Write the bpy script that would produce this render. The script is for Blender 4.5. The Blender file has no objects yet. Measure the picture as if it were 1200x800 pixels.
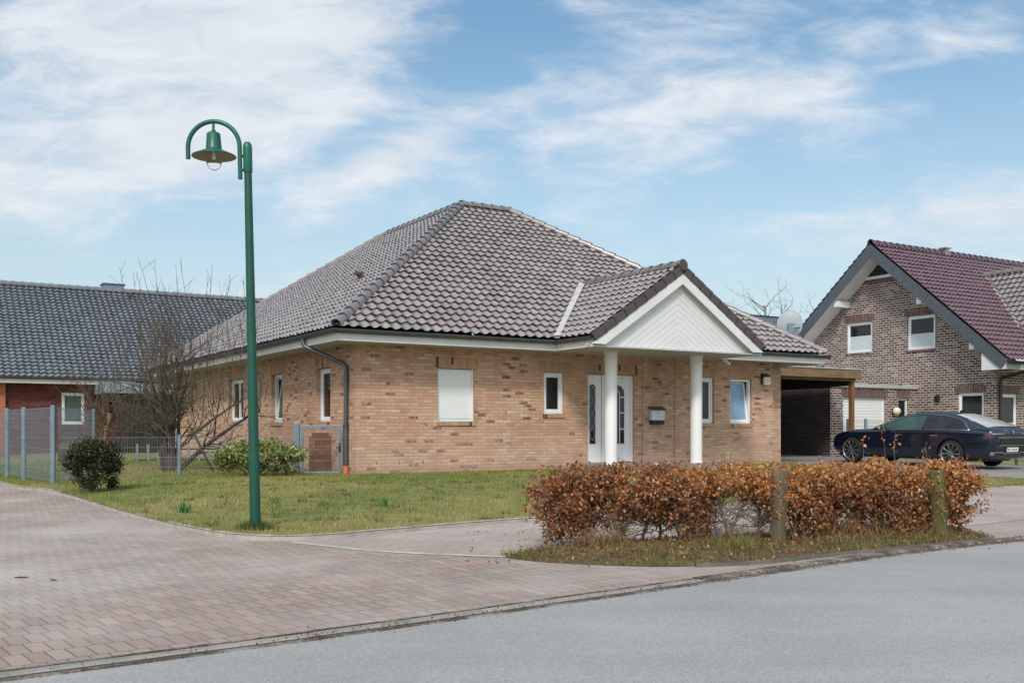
import bpy, bmesh, math, random
import numpy as np
from mathutils import Vector, Matrix, geometry
from mathutils.bvhtree import BVHTree
R = math.radians
PI = math.pi
rnd = random.Random(7)
rng = np.random.default_rng(7)
scene = bpy.context.scene
C = scene.collection

# ------------------------------------------------------------------ frame of the house (u along its front, v away from the street)
TH = R(31.6)
U = Vector((math.cos(TH), math.sin(TH), 0)); V = Vector((-math.sin(TH), math.cos(TH), 0))
A = Vector((-3.137, 20.0, 0.0))                 # near corner of the brick bungalow
def W(s, t, z=0.0): return A + s * U + t * V + Vector((0, 0, z))
def uv_of(x, y):
    d = Vector((x, y, 0)) - A
    return d.dot(U), d.dot(V)
def ss(a, b, x):
    k = min(1.0, max(0.0, (x - a) / (b - a))); return k * k * (3 - 2 * k)
def hgt(s, t):
    return .045 + .155 * ss(-8.3, -2.5 + 9 * ss(11, 13.5, s), t) * ss(-5.8, -2.5, s)
def hxy(x, y): return hgt(*uv_of(x, y))

# ------------------------------------------------------------------ materials
class NT:
    def __init__(self, name):
        self.m = bpy.data.materials.new(name); self.m.use_nodes = True
        self.t = self.m.node_tree; self.t.nodes.clear()
        self.out = self.t.nodes.new('ShaderNodeOutputMaterial')
        self.b = self.t.nodes.new('ShaderNodeBsdfPrincipled')
        self.t.links.new(self.b.outputs[0], self.out.inputs[0])
    def put(self, sock, v):
        if isinstance(v, bpy.types.NodeSocket): self.t.links.new(v, sock)
        else:
            if sock.type == 'RGBA' and len(v) == 3: v = (*v, 1)
            sock.default_value = v
    def n(self, typ, ins=None, **kw):
        nd = self.t.nodes.new('ShaderNode' + typ)
        for k, v in kw.items(): setattr(nd, k, v)
        for k, v in (ins or {}).items(): self.put(nd.inputs[k], v)
        return nd
    def m2(self, op, a, b=0.0, c=0.0):
        return self.n('Math', {0: a, 1: b, 2: c}, operation=op).outputs[0]
    def noise(self, vec, scale, detail=4, rough=.55, dist=0):
        return self.n('TexNoise', {'Vector': vec, 'Scale': scale, 'Detail': detail, 'Roughness': rough, 'Distortion': dist}).outputs[0]
    def ramp(self, f, stops, interp='LINEAR'):
        nd = self.n('ValToRGB', {0: f}); r = nd.color_ramp; r.interpolation = interp
        while len(r.elements) < len(stops): r.elements.new(.5)
        for e, (p, c) in zip(r.elements, stops):
            e.position = p; e.color = (*c, 1) if len(c) == 3 else c
        return nd.outputs[0]
    def mix(self, f, a, b, mode='MIX'):
        nd = self.n('Mix', data_type='RGBA', blend_type=mode)
        self.put(nd.inputs[0], f); self.put(nd.inputs[6], a); self.put(nd.inputs[7], b)
        return nd.outputs[2]
    def vary(self, col, f, lo, hi):
        """multiply colour by a grey between lo and hi"""
        g = self.n('MapRange', {0: f, 1: .25, 2: .75, 3: lo, 4: hi}).outputs[0]
        cc = self.n('CombineColor', {0: g, 1: g, 2: g}).outputs[0]
        return self.mix(1.0, col, cc, 'MULTIPLY')
    def obj(self): return self.n('TexCoord').outputs['Object']
    def uvc(self): return self.n('TexCoord').outputs['UV']
    def bump(self, h, strength=.3, dist=.01):
        self.put(self.b.inputs['Normal'], self.n('Bump', {'Strength': strength, 'Distance': dist, 'Height': h}).outputs[0])
    def base(self, c): self.put(self.b.inputs['Base Color'], c)
    def set(self, **kw):
        for k, v in kw.items(): self.put(self.b.inputs[k.replace('_', ' ')], v)
        return self

def simple(name, col, rough=.5, metal=0.0, var=.18, scale=3.0, bump=.0, bscale=60):
    g = NT(name); o = g.obj()
    f = g.noise(o, scale, 6, .6)
    g.base(g.vary(col, f, 1 - var, 1 + var))
    f2 = g.noise(o, scale * 4, 4)
    g.put(g.b.inputs['Roughness'], g.n('MapRange', {0: f2, 1: .3, 2: .7, 3: max(.02, rough - .1), 4: min(1, rough + .1)}).outputs[0])
    g.set(Metallic=metal)
    if bump: g.bump(g.noise(o, bscale, 4), bump, .005)
    return g.m

def brick_mat(name, stops, mortar, bw=.25, bh=.0775, mw=.011, clump=None, bumps=.5, dirt=True, stain=None):
    g = NT(name); uvs = g.n('SeparateXYZ', {0: g.uvc()})
    u, v = uvs.outputs[0], uvs.outputs[1]
    vv = g.m2('DIVIDE', v, bh); row = g.m2('FLOOR', vv); fv = g.m2('FRACT', vv)
    rr = g.n('TexWhiteNoise', {'W': row}, noise_dimensions='1D').outputs[0]
    off = g.m2('ADD', g.m2('MULTIPLY', g.m2('MODULO', row, 2.0), .5), g.m2('MULTIPLY', g.m2('SUBTRACT', rr, .5), .16))
    uc = g.m2('ADD', g.m2('DIVIDE', u, bw), off); col = g.m2('FLOOR', uc); fu = g.m2('FRACT', uc)
    cell = g.n('CombineXYZ', {0: col, 1: row, 2: 0.0}).outputs[0]
    wn = g.n('TexWhiteNoise', {0: cell}, noise_dimensions='2D')
    val = wn.outputs[0]
    p3 = g.n('CombineXYZ', {0: u, 1: v, 2: 0.0}).outputs[0]
    wob = g.m2('MULTIPLY', g.m2('SUBTRACT', g.noise(p3, 35, 3), .5), .12)
    eu = g.m2('MINIMUM', fu, g.m2('SUBTRACT', 1.0, fu)); ev = g.m2('MINIMUM', fv, g.m2('SUBTRACT', 1.0, fv))
    du = g.m2('MULTIPLY', eu, bw); dv = g.m2('MULTIPLY', ev, bh)
    dd = g.m2('ADD', g.m2('MINIMUM', du, dv), g.m2('MULTIPLY', wob, .02))
    mort = g.n('MapRange', {0: dd, 1: mw * .35, 2: mw * .65, 3: 1.0, 4: 0.0}).outputs[0]
    bc = g.ramp(val, stops, 'CONSTANT')
    bc = g.vary(bc, g.noise(p3, 38, 5, .75), .74, 1.24)
    if clump:
        thr, dark = clump
        w2 = g.n('TexWhiteNoise', {0: g.n('VectorMath', {0: cell, 1: (31.7, 11.3, 0)}, operation='ADD').outputs[0]}, noise_dimensions='2D').outputs[0]
        area = g.noise(p3, .9, 2)
        isd = g.m2('GREATER_THAN', g.m2('ADD', w2, g.m2('MULTIPLY', g.m2('SUBTRACT', area, .5), .16)), thr)
        ragged = g.n('MapRange', {0: g.noise(p3, 13, 4, .7), 1: .42, 2: .50, 3: 0.0, 4: 1.0}).outputs[0]
        bc = g.mix(g.m2('MULTIPLY', isd, ragged), bc, dark)
    c = g.mix(mort, bc, mortar)
    if stain: c = g.mix(g.n('MapRange', {0: g.noise(p3, 1.1, 5, .65), 1: .42, 2: .75, 3: 0.0, 4: .35}).outputs[0], c, stain)
    if dirt:
        c = g.vary(c, g.noise(p3, .6, 5, .6), .86, 1.1)
        low = g.m2('MULTIPLY', g.n('MapRange', {0: v, 1: .25, 2: 1.25, 3: 1.0, 4: 0.0}).outputs[0], g.n('MapRange', {0: g.noise(p3, 1.6, 5, .65), 1: .35, 2: .65, 3: .1, 4: .55}).outputs[0])
        if stain: c = g.mix(low, c, (.60, .43, .34))
        damp = g.m2('MULTIPLY', g.n('MapRange', {0: v, 1: .18, 2: .42, 3: 1.0, 4: 0.0}).outputs[0], g.noise(p3, 3.0, 4))
        c = g.mix(g.m2('MULTIPLY', damp, .7), c, (.16, .11, .08))
        streak = g.noise(g.n('Mapping', {0: p3, 3: (1.6, .25, 1)}).outputs[0], 2.2, 5, .65)
        c = g.vary(c, streak, .90, 1.06)
    g.base(c); g.set(Roughness=.85)
    hh = g.m2('ADD', g.m2('SUBTRACT', 1.0, mort), g.m2('MULTIPLY', g.noise(p3, 70, 3), .35))
    g.bump(hh, bumps, .008)
    return g.m

def tile_mat(name, col, rough=.4, per=.225, row=.268, spec=.5, lichen=None):
    g = NT(name); uvs = g.n('SeparateXYZ', {0: g.uvc()})
    a = g.m2('FLOOR', g.m2('ADD', g.m2('DIVIDE', uvs.outputs[0], per), .5)); b = g.m2('FLOOR', g.m2('DIVIDE', uvs.outputs[1], row))
    wn = g.n('TexWhiteNoise', {0: g.n('CombineXYZ', {0: a, 1: b, 2: 0.0}).outputs[0]}, noise_dimensions='2D').outputs[0]
    o = g.obj()
    gg = g.n('MapRange', {0: wn, 1: 0.0, 2: 1.0, 3: .88, 4: 1.12}).outputs[0]
    c = g.mix(1.0, col, g.n('CombineColor', {0: gg, 1: gg, 2: gg}).outputs[0], 'MULTIPLY')
    c = g.vary(c, g.noise(o, 1.3, 6, .65), .84, 1.12)
    c = g.vary(c, g.noise(g.n('Mapping', {0: g.uvc(), 3: (2.2, .22, 1)}).outputs[0], 2.0, 5, .7), .84, 1.1)
    g.set(Coat_Weight=1.0, Coat_Roughness=.18)
    if lichen: c = g.mix(g.n('MapRange', {0: g.noise(o, 9, 6, .7), 1: .58, 2: .8, 3: 0.0, 4: .5}).outputs[0], c, lichen)
    g.base(c)
    g.put(g.b.inputs['Roughness'], g.n('MapRange', {0: g.noise(o, 7, 5), 1: .3, 2: .7, 3: rough - .08, 4: rough + .1}).outputs[0])
    g.put(g.b.inputs['Specular IOR Level'], spec)
    g.bump(g.noise(o, 90, 4), .12, .004)
    return g.m

def glass_mat(name, col=(.012, .015, .017), rough=.03, var=.4):
    g = NT(name); o = g.obj()
    g.base(g.vary(col, g.noise(o, 1.6, 3), 1 - var, 1 + var)); g.set(Roughness=rough, IOR=1.52)
    g.bump(g.noise(o, .8, 2), .03, .05)
    return g.m

def leaf_mat(name, trans=.25, rough=.55):
    g = NT(name)
    a = g.n('Attribute'); a.attribute_name = 'Col'
    g.base(a.outputs[0]); g.set(Roughness=rough)
    tr = g.n('BsdfTranslucent', {0: a.outputs[0]})
    mx = g.n('MixShader', {0: trans, 1: g.b.outputs[0], 2: tr.outputs[0]})
    g.t.links.new(mx.outputs[0], g.out.inputs[0])
    return g.m

def bark_mat(name, c1, c2, scale=18):
    g = NT(name); o = g.obj()
    mp = g.n('Mapping', {0: o, 3: (1, 1, .25)}).outputs[0]
    f = g.noise(mp, scale, 6, .7)
    g.base(g.ramp(f, [(.3, c1), (.7, c2)])); g.set(Roughness=.9)
    g.bump(f, .5, .01)
    return g.m

def wood_mat(name, c1, c2, rough=.7, axis=(1, 1, .12), scale=14):
    g = NT(name); o = g.obj()
    mp = g.n('Mapping', {0: o, 3: axis}).outputs[0]
    f = g.noise(mp, scale, 6, .65)
    c = g.ramp(f, [(.3, c1), (.7, c2)])
    c = g.vary(c, g.noise(o, 1.7, 4), .75, 1.2)
    g.base(c); g.set(Roughness=rough); g.bump(f, .25, .006)
    return g.m

M = {}
M['brick'] = brick_mat('buff_brick', [(0, (.535, .31, .20)), (.16, (.575, .36, .245)), (.3, (.485, .27, .17)), (.44, (.59, .38, .27)), (.56, (.515, .29, .19)), (.68, (.56, .33, .215)), (.8, (.46, .25, .16)), (.9, (.55, .355, .255)), (.968, (.585, .46, .36))],
                       (.37, .26, .185), bw=.215, bh=.0695, mw=.012, clump=(.949, (.155, .066, .043)), stain=(.62, .46, .34), bumps=.7)
M['brick_v'] = brick_mat('buff_brick_soldier', [(0, (.43, .25, .15)), (.3, (.48, .29, .18)), (.6, (.40, .23, .135)), (.86, (.10, .045, .03)), (.92, (.5, .33, .21))],
                         (.33, .24, .18), bh=.072, mw=.013, bw=.5, dirt=False)
M['brick_grey'] = brick_mat('brown_grey_brick', [(0, (.11, .055, .045)), (.2, (.165, .095, .078)), (.36, (.065, .036, .034)), (.54, (.22, .145, .12)), (.66, (.09, .045, .038)), (.8, (.13, .07, .06)), (.92, (.28, .20, .175))],
                            (.56, .52, .48), bw=.235, bh=.083, mw=.021)
M['brick_grey_v'] = brick_mat('brown_grey_brick_soldier', [(0, (.11, .055, .045)), (.4, (.15, .08, .065)), (.7, (.085, .045, .04))], (.30, .26, .23), bw=.5, bh=.083, mw=.014)
M['brick_painted_shade'] = brick_mat('garage_brick_painted_shade', [(0, (.05, .034, .032)), (.4, (.07, .05, .046)), (.7, (.035, .026, .026))], (.13, .12, .115), bw=.235, bh=.083, mw=.016)  # darker copy of the garage brick, carport shade painted into its colour
M['brick_red'] = brick_mat('red_brick', [(0, (.13, .036, .026)), (.3, (.105, .028, .022)), (.55, (.15, .042, .029)), (.8, (.09, .024, .02))], (.06, .028, .024), mw=.009)
M['brick_orange'] = brick_mat('orange_brick', [(0, (.42, .13, .06)), (.4, (.36, .11, .05)), (.7, (.46, .16, .08))], (.33, .2, .14))
M['tile'] = tile_mat('brown_roof_tile', (.285, .245, .231), .28, spec=.8, lichen=(.30, .27, .25))
M['ridge'] = tile_mat('brown_ridge_tile', (.20, .175, .17), .36, spec=.5)
M['under'] = simple('tile_gap_painted_shade', (.028, .022, .02), .95)  # near-black tile undersides: shade under each course put into the colour
M['verge'] = simple('brown_verge_tile', (.075, .055, .055), .45)
M['tile_red'] = tile_mat('wine_red_roof_tile', (.105, .044, .054), .30, spec=.7)
M['tile_blue'] = tile_mat('blue_grey_roof_tile', (.135, .15, .17), .33, spec=.65)
M['tile_light'] = tile_mat('light_grey_roof_tile', (.2, .18, .17), .34)
M['white'] = simple('white_pvc', (.78, .79, .79), .35, var=.04)
M['white_paint'] = simple('white_painted_timber', (.66, .66, .64), .5, var=.1, scale=1.5)
M['column'] = simple('white_column_render', (.80, .80, .795), .55, var=.05, scale=2)
M['soffit'] = simple('pale_soffit', (.44, .44, .43), .55, var=.08)
M['zinc'] = simple('weathered_zinc', (.105, .115, .125), .45, .55, var=.25, scale=5)
M['lead'] = simple('lead_flashing', (.52, .51, .50), .5, .2, var=.15, scale=6)
M['black'] = simple('black_plastic', (.012, .012, .014), .45)
M['dark'] = simple('dark_void', (.006, .006, .007), .9)
M['glass'] = glass_mat('dark_window_glass')
M['glass_sky'] = glass_mat('glass_painted_sky_reflection', (.20, .33, .50), .06, .25)  # reflected sky painted in as a blue base colour
M['curtain'] = glass_mat('net_curtain_behind_glass', (.055, .115, .10), .12, .5)
M['frost'] = simple('frosted_glass', (.52, .60, .60), .3, var=.08)
M['galv'] = simple('blue_grey_galvanised_steel', (.17, .235, .27), .42, .35, var=.22, scale=6)
M['galv_rod'] = simple('galvanised_rod', (.24, .29, .32), .45, .4)
M['galv_dark'] = simple('dark_grey_fence_steel', (.06, .075, .085), .45, .3, var=.2, scale=6)
M['green'] = simple('green_lamp_enamel', (.002, .105, .066), .38, .0, var=.2, scale=4)
M['green_dark'] = simple('dark_green_pole_paint', (.001, .066, .042), .5, .0, var=.25, scale=3)
M['cream'] = simple('aged_reflector_enamel', (.24, .20, .155), .5, var=.25, scale=14)
M['orange_pipe'] = simple('terracotta_pipe', (.55, .16, .08), .6)
M['slate'] = simple('slate_bargeboard', (.075, .088, .108), .5, var=.2, scale=9)
M['concrete'] = simple('kerb_concrete', (.36, .33, .29), .85, var=.3, scale=5, bump=.4)
M['slab'] = simple('porch_slab_stone', (.22, .21, .20), .7, var=.2, bump=.2)
M['carport_wood'] = wood_mat('brown_stained_timber', (.15, .085, .045), (.27, .165, .09), .6, (.12, 1, 1))
M['post_wood'] = wood_mat('carport_post_timber', (.14, .06, .025), (.25, .12, .05))
M['grey_wood'] = wood_mat('mossy_weathered_timber', (.07, .055, .03), (.17, .135, .08), .9)
M['moss_wood'] = wood_mat('green_mossy_timber', (.06, .062, .02), (.15, .14, .05), .9)
M['dark_wood'] = wood_mat('dark_fence_timber', (.022, .016, .013), (.06, .045, .035), .85)
M['bark'] = bark_mat('dark_bark', (.028, .022, .017), (.085, .07, .05))
M['twig'] = bark_mat('twig_bark', (.055, .040, .028), (.15, .115, .07))
M['stem'] = bark_mat('hedge_stem_bark', (.07, .055, .04), (.26, .22, .16), 30)
M['apple_twig'] = bark_mat('fruit_twig_bark', (.045, .036, .025), (.13, .105, .07))
M['light_bark'] = bark_mat('ochre_bark', (.14, .10, .055), (.26, .19, .10))
M['far_bark'] = bark_mat('far_bark', (.14, .125, .12), (.20, .18, .17))
M['leaf'] = leaf_mat('leaf'); M['blade'] = leaf_mat('grass_blade', .3, .65)
M['beech'] = leaf_mat('dry_beech_leaf', .3, .5)
M['gloss_leaf'] = leaf_mat('evergreen_leaf', .12, .38)
M['carpaint'] = NT('midnight_blue_car_paint').set(Base_Color=(.0015, .0075, .028), Metallic=.3, Roughness=.22, Coat_Weight=1.0, Coat_Roughness=.03).m
M['chrome'] = simple('satin_chrome', (.62, .63, .64), .18, 1.0, var=.05)
M['tyre'] = simple('tyre_rubber', (.012, .012, .013), .75)
M['rim'] = simple('alloy_rim', (.30, .31, .32), .3, .9, var=.05)
M['carglass'] = glass_mat('car_window', (.010, .014, .016), .02)
M['carglass_green'] = glass_mat('green_tinted_car_window', (.03, .07, .06), .05, .8)
M['rearglass'] = glass_mat('rear_window_painted_sky', (.42, .42, .40), .04, .25)  # sky brightness on the glass painted in as a pale base colour
M['taillight'] = simple('tail_light_lens', (.20, .018, .014), .12, var=.1)
M['plate'] = simple('number_plate', (.75, .75, .74), .4, var=.03)
M['blue'] = simple('blue_plastic', (.03, .08, .30), .4)
M['dish'] = simple('grey_dish_enamel', (.47, .50, .53), .4, var=.06)
M['chimney'] = simple('blue_zinc_cladding', (.19, .27, .33), .4, .4, var=.15)
M['metal_fascia'] = simple('pale_blue_metal_fascia', (.33, .39, .43), .45, .2, var=.15)
M['steel_box'] = simple('brushed_steel', (.60, .63, .65), .35, .15, var=.1, scale=20)

def pediment_mat():
    g = NT('white_diagonal_boarding'); s = g.n('SeparateXYZ', {0: g.obj()})
    d = g.m2('ABSOLUTE', g.m2('SUBTRACT', s.outputs[0], 6.835))
    q = g.m2('MULTIPLY', g.m2('ADD', s.outputs[2], g.m2('MULTIPLY', d, .668)), .8315)
    f = g.m2('FRACT', g.m2('DIVIDE', q, .115))
    line = g.n('MapRange', {0: g.m2('MINIMUM', f, g.m2('SUBTRACT', 1.0, f)), 1: .02, 2: .06, 3: 1.0, 4: 0.0}).outputs[0]
    c = g.mix(line, (.68, .685, .68), (.50, .50, .50))
    c = g.vary(c, g.noise(g.obj(), 1.4, 5), .9, 1.05)
    g.base(c); g.set(Roughness=.5); g.bump(g.m2('SUBTRACT', 1.0, line), .6, .008)
    return g.m
M['pediment'] = pediment_mat()

def asphalt_mat():
    g = NT('worn_asphalt'); o = g.obj()
    f = g.noise(o, .5, 5, .6); sp = g.n('TexVoronoi', {'Vector': o, 'Scale': 130.0}).outputs[1]
    spv = g.n('SeparateColor', {0: sp}).outputs[0]
    c = g.ramp(spv, [(0, (.22, .217, .21)), (.25, (.285, .282, .274)), (.6, (.312, .31, .302)), (.9, (.365, .362, .353))])
    c = g.vary(c, f, .84, 1.14)
    c = g.vary(c, g.noise(g.n('Mapping', {0: o, 2: (0, 0, R(-36.7)), 3: (.12, 1.3, 1)}).outputs[0], 1.2, 4), .9, 1.1)
    g.base(c); g.set(Roughness=.62)
    g.bump(g.m2('ADD', spv, g.noise(o, 160, 3)), .22, .004)
    return g.m
M['asphalt'] = asphalt_mat()

def paver_mat(name, ang, stops, mortar, bw=.2, bh=.1, wash=(.47, .435, .405), washf=.62, mw=.010):
    g = NT(name); o = g.obj()
    uvs = g.n('SeparateXYZ', {0: g.n('Mapping', {0: o, 2: (0, 0, -ang)}).outputs[0]})
    u, v = uvs.outputs[0], uvs.outputs[1]
    vv = g.m2('DIVIDE', g.m2('ADD', v, 100.0), bh); row = g.m2('FLOOR', vv); fv = g.m2('FRACT', vv)
    uc = g.m2('ADD', g.m2('DIVIDE', g.m2('ADD', u, 100.0), bw), g.m2('MULTIPLY', g.m2('MODULO', row, 2.0), .5))
    col = g.m2('FLOOR', uc); fu = g.m2('FRACT', uc)
    wn = g.n('TexWhiteNoise', {0: g.n('CombineXYZ', {0: col, 1: row, 2: 0.0}).outputs[0]}, noise_dimensions='2D').outputs[0]
    eu = g.m2('MULTIPLY', g.m2('MINIMUM', fu, g.m2('SUBTRACT', 1.0, fu)), bw)
    ev = g.m2('MULTIPLY', g.m2('MINIMUM', fv, g.m2('SUBTRACT', 1.0, fv)), bh)
    dd = g.m2('ADD', g.m2('MINIMUM', eu, ev), g.m2('MULTIPLY', g.m2('SUBTRACT', g.noise(o, 40, 3), .5), .008))
    mort = g.n('MapRange', {0: dd, 1: mw * .3, 2: mw * .8, 3: 1.0, 4: 0.0}).outputs[0]
    c = g.ramp(wn, stops)
    c = g.vary(c, g.noise(o, 60, 4, .7), .85, 1.15)
    jf = g.noise(o, .8, 3)
    mort = g.m2('MULTIPLY', mort, g.n('MapRange', {0: jf, 1: .35, 2: .65, 3: .55, 4: 1.0}).outputs[0])
    c = g.mix(mort, c, mortar)
    big = g.noise(o, .33, 5, .6)
    c = g.mix(g.n('MapRange', {0: big, 1: .45, 2: .68, 3: 0.0, 4: washf}).outputs[0], c, wash)
    c = g.vary(c, g.noise(o, 1.1, 6, .65), .83, 1.13)
    g.base(c); g.set(Roughness=.8)
    g.bump(g.m2('ADD', g.m2('SUBTRACT', 1.0, mort), g.m2('MULTIPLY', g.noise(o, 90, 3), .3)), .45, .006)
    return g.m
PST = [(0, (.285, .208, .175)), (.25, (.33, .24, .20)), (.5, (.28, .238, .21)), (.75, (.35, .273, .228)), (1, (.262, .21, .184))]
M['paver'] = paver_mat('red_grey_pavers', R(38), PST, (.13, .10, .082), bw=.10, bh=.25, mw=.009)
M['paver_path'] = paver_mat('pink_path_pavers', R(40), [(0, (.345, .275, .24)), (.5, (.395, .32, .28)), (1, (.325, .265, .235))], (.19, .155, .135))
M['paver_grey'] = paver_mat('grey_drive_pavers', TH, [(0, (.22, .20, .19)), (.5, (.27, .25, .235)), (1, (.20, .185, .175))], (.10, .09, .08), wash=(.30, .28, .27))

def soil_mat(name, stops, scale=2.2):
    g = NT(name); o = g.obj()
    f = g.m2('ADD', g.m2('MULTIPLY', g.noise(o, scale, 6, .65), .6), g.m2('MULTIPLY', g.noise(o, 22, 5, .7), .4))
    g.base(g.ramp(f, stops)); g.set(Roughness=.95); g.bump(g.noise(o, 45, 5), .7, .02)
    return g.m
M['lawn'] = soil_mat('mown_winter_turf', [(.33, (.10, .11, .03)), (.47, (.17, .17, .05)), (.57, (.23, .20, .075)), (.7, (.31, .24, .12))])
M['soil'] = soil_mat('leafy_soil', [(.35, (.045, .03, .018)), (.5, (.10, .075, .035)), (.62, (.10, .10, .03)), (.75, (.2, .14, .07))])
M['far_ground'] = soil_mat('far_turf', [(.3, (.06, .075, .022)), (.7, (.14, .14, .05))], .3)
M['dirt'] = soil_mat('gutter_dirt', [(.36, (.05, .035, .025)), (.47, (.085, .06, .042)), (.56, (.23, .20, .17)), (.66, (.29, .288, .28))], 2.6)
M['old_kerb'] = simple('weathered_kerb', (.10, .095, .08), .9, var=.45, scale=4, bump=.5)
M['gutter_strip'] = simple('gutter_concrete', (.25, .235, .215), .8, var=.35, scale=2.5, bump=.4)

# ------------------------------------------------------------------ mesh building
class MB:
    def __init__(self): self.v = []; self.f = []; self.uv = []
    def face(self, pts, uv=None):
        i = len(self.v); self.v += [tuple(p) for p in pts]; self.f.append(tuple(range(i, i + len(pts)))); self.uv.append(uv); return self
    def box(self, a0, a1, d0, d1, z0, z1, mp=None, swap=False):
        mp = mp or (lambda a, d, z: (a, d, z))
        for q in (((a0, d0, z0), (a1, d0, z0), (a1, d0, z1), (a0, d0, z1)), ((a0, d1, z0), (a0, d1, z1), (a1, d1, z1), (a1, d1, z0)),
                  ((a0, d0, z0), (a0, d0, z1), (a0, d1, z1), (a0, d1, z0)), ((a1, d0, z0), (a1, d1, z0), (a1, d1, z1), (a1, d0, z1)),
                  ((a0, d0, z0), (a0, d1, z0), (a1, d1, z0), (a1, d0, z0)), ((a0, d0, z1), (a1, d0, z1), (a1, d1, z1), (a0, d1, z1))):
            uv = None
            if swap:
                uv = [(p[2] if abs(z1 - z0) > abs(d1 - d0) else p[1], p[0]) for p in q]
            self.face([mp(*p) for p in q], uv)
        return self
    def rings(self, rings, closed=True, cap0=False, cap1=False):
        n = len(rings[0]); base = len(self.v)
        for r in rings: self.v += [tuple(p) for p in r]
        m = n if closed else n - 1
        for i in range(len(rings) - 1):
            for j in range(m):
                a = base + i * n + j; b = base + i * n + (j + 1) % n
                self.f.append((a, b, b + n, a + n)); self.uv.append(None)
        if cap0: self.f.append(tuple(base + j for j in reversed(range(n)))); self.uv.append(None)
        if cap1: self.f.append(tuple(base + (len(rings) - 1) * n + j for j in range(n))); self.uv.append(None)
        return self
    def tube(self, pts, rad, n=8, caps=True):
        pts = [Vector(p) for p in pts]
        if not isinstance(rad, (list, tuple)): rad = [rad] * len(pts)
        d0 = (pts[1] - pts[0]).normalized()
        ref = Vector((0, 0, 1)) if abs(d0.z) < .9 else Vector((1, 0, 0))
        x = d0.cross(ref).normalized(); rings = []
        for i, p in enumerate(pts):
            d = (pts[min(i + 1, len(pts) - 1)] - pts[max(i - 1, 0)]).normalized()
            x = (x - d * x.dot(d)).normalized(); y = d.cross(x)
            rings.append([p + rad[i] * (math.cos(2 * PI * k / n) * x + math.sin(2 * PI * k / n) * y) for k in range(n)])
        return self.rings(rings, True, caps, caps)
    def lathe(self, prof, n=20, at=(0, 0, 0), cap0=False, cap1=False):
        return self.rings([[(at[0] + r * math.cos(2 * PI * k / n), at[1] + r * math.sin(2 * PI * k / n), at[2] + z) for k in range(n)] for r, z in prof], True, cap0, cap1)
    def prism(self, poly, fn, d0, d1):
        """poly: list of (a, z); fn(a, d, z) -> point"""
        n = len(poly)
        self.face([fn(a, d0, z) for a, z in poly]); self.face([fn(a, d1, z) for a, z in reversed(poly)])
        for i in range(n):
            (a, z), (b, y) = poly[i], poly[(i + 1) % n]
            self.face([fn(a, d0, z), fn(a, d1, z), fn(b, d1, y), fn(b, d0, y)])
        return self
    def build(self, name, mat, parent=None, smooth=False, clips=(), bevel=0, recalc=True, angle=None):
        me = bpy.data.meshes.new(name); me.from_pydata(self.v, [], self.f); me.update()
        ul = me.uv_layers.new(name='UVMap')
        for p, uv in zip(me.polygons, self.uv):
            if uv:
                for li, c in zip(p.loop_indices, uv): ul.data[li].uv = c
                continue
            n = p.normal; ax = max(range(3), key=lambda i: abs(n[i]))
            for li in p.loop_indices:
                c = me.vertices[me.loops[li].vertex_index].co
                ul.data[li].uv = (c.x, c.y) if ax == 2 else ((c.y, c.z) if ax == 0 else (c.x, c.z))
        bm = bmesh.new(); bm.from_mesh(me)
        bmesh.ops.remove_doubles(bm, verts=bm.verts, dist=1e-5)
        for co, no in clips:
            bmesh.ops.bisect_plane(bm, geom=bm.verts[:] + bm.edges[:] + bm.faces[:], plane_co=co, plane_no=no, clear_outer=True)
        if recalc: bmesh.ops.recalc_face_normals(bm, faces=bm.faces)
        if bevel: bmesh.ops.bevel(bm, geom=[e for e in bm.edges if len(e.link_faces) == 2 and e.calc_face_angle(0) > .5], offset=bevel, segments=2, affect='EDGES', profile=.5)
        bm.to_mesh(me); bm.free()
        if smooth:
            for p in me.polygons: p.use_smooth = True
            if angle: me.set_sharp_from_angle(angle=R(angle))
        me.materials.append(mat)
        o = bpy.data.objects.new(name, me); C.objects.link(o)
        if parent: o.parent = parent
        return o

def tag(o, label=None, cat=None, group=None, kind=None):
    if label: o['label'] = label
    if cat: o['category'] = cat
    if group: o['group'] = group
    if kind: o['kind'] = kind
    return o
def empty(name, loc, rz=0.0, label=None, cat=None, group=None):
    o = bpy.data.objects.new(name, None); C.objects.link(o); o.location = loc; o.rotation_euler = (0, 0, rz)
    o.empty_display_size = .2
    return tag(o, label, cat, group)
def children(o): return [c for c in C.objects if c.parent == o]
def copy_tree(o, parent=None):
    c = o.copy(); C.objects.link(c)
    if parent: c.parent = parent
    for ch in children(o): copy_tree(ch, c)
    return c
def np_mesh(name, verts, faces, mat, parent=None, cols=None, smooth=False):
    """verts (N,3), faces (F,k), per-vertex colours"""
    me = bpy.data.meshes.new(name); k = faces.shape[1]
    me.vertices.add(len(verts)); me.vertices.foreach_set('co', verts.astype(np.float32).ravel())
    me.loops.add(faces.size); me.loops.foreach_set('vertex_index', faces.astype(np.int32).ravel())
    me.polygons.add(len(faces)); me.polygons.foreach_set('loop_start', np.arange(0, faces.size, k, dtype=np.int32))
    me.update(calc_edges=True); me.validate()
    if cols is not None:
        a = me.color_attributes.new('Col', 'FLOAT_COLOR', 'POINT')
        a.data.foreach_set('color', np.concatenate([cols, np.ones((len(cols), 1))], 1).astype(np.float32).ravel())
    me.materials.append(mat)
    o = bpy.data.objects.new(name, me); C.objects.link(o)
    if parent: o.parent = parent
    return o
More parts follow.
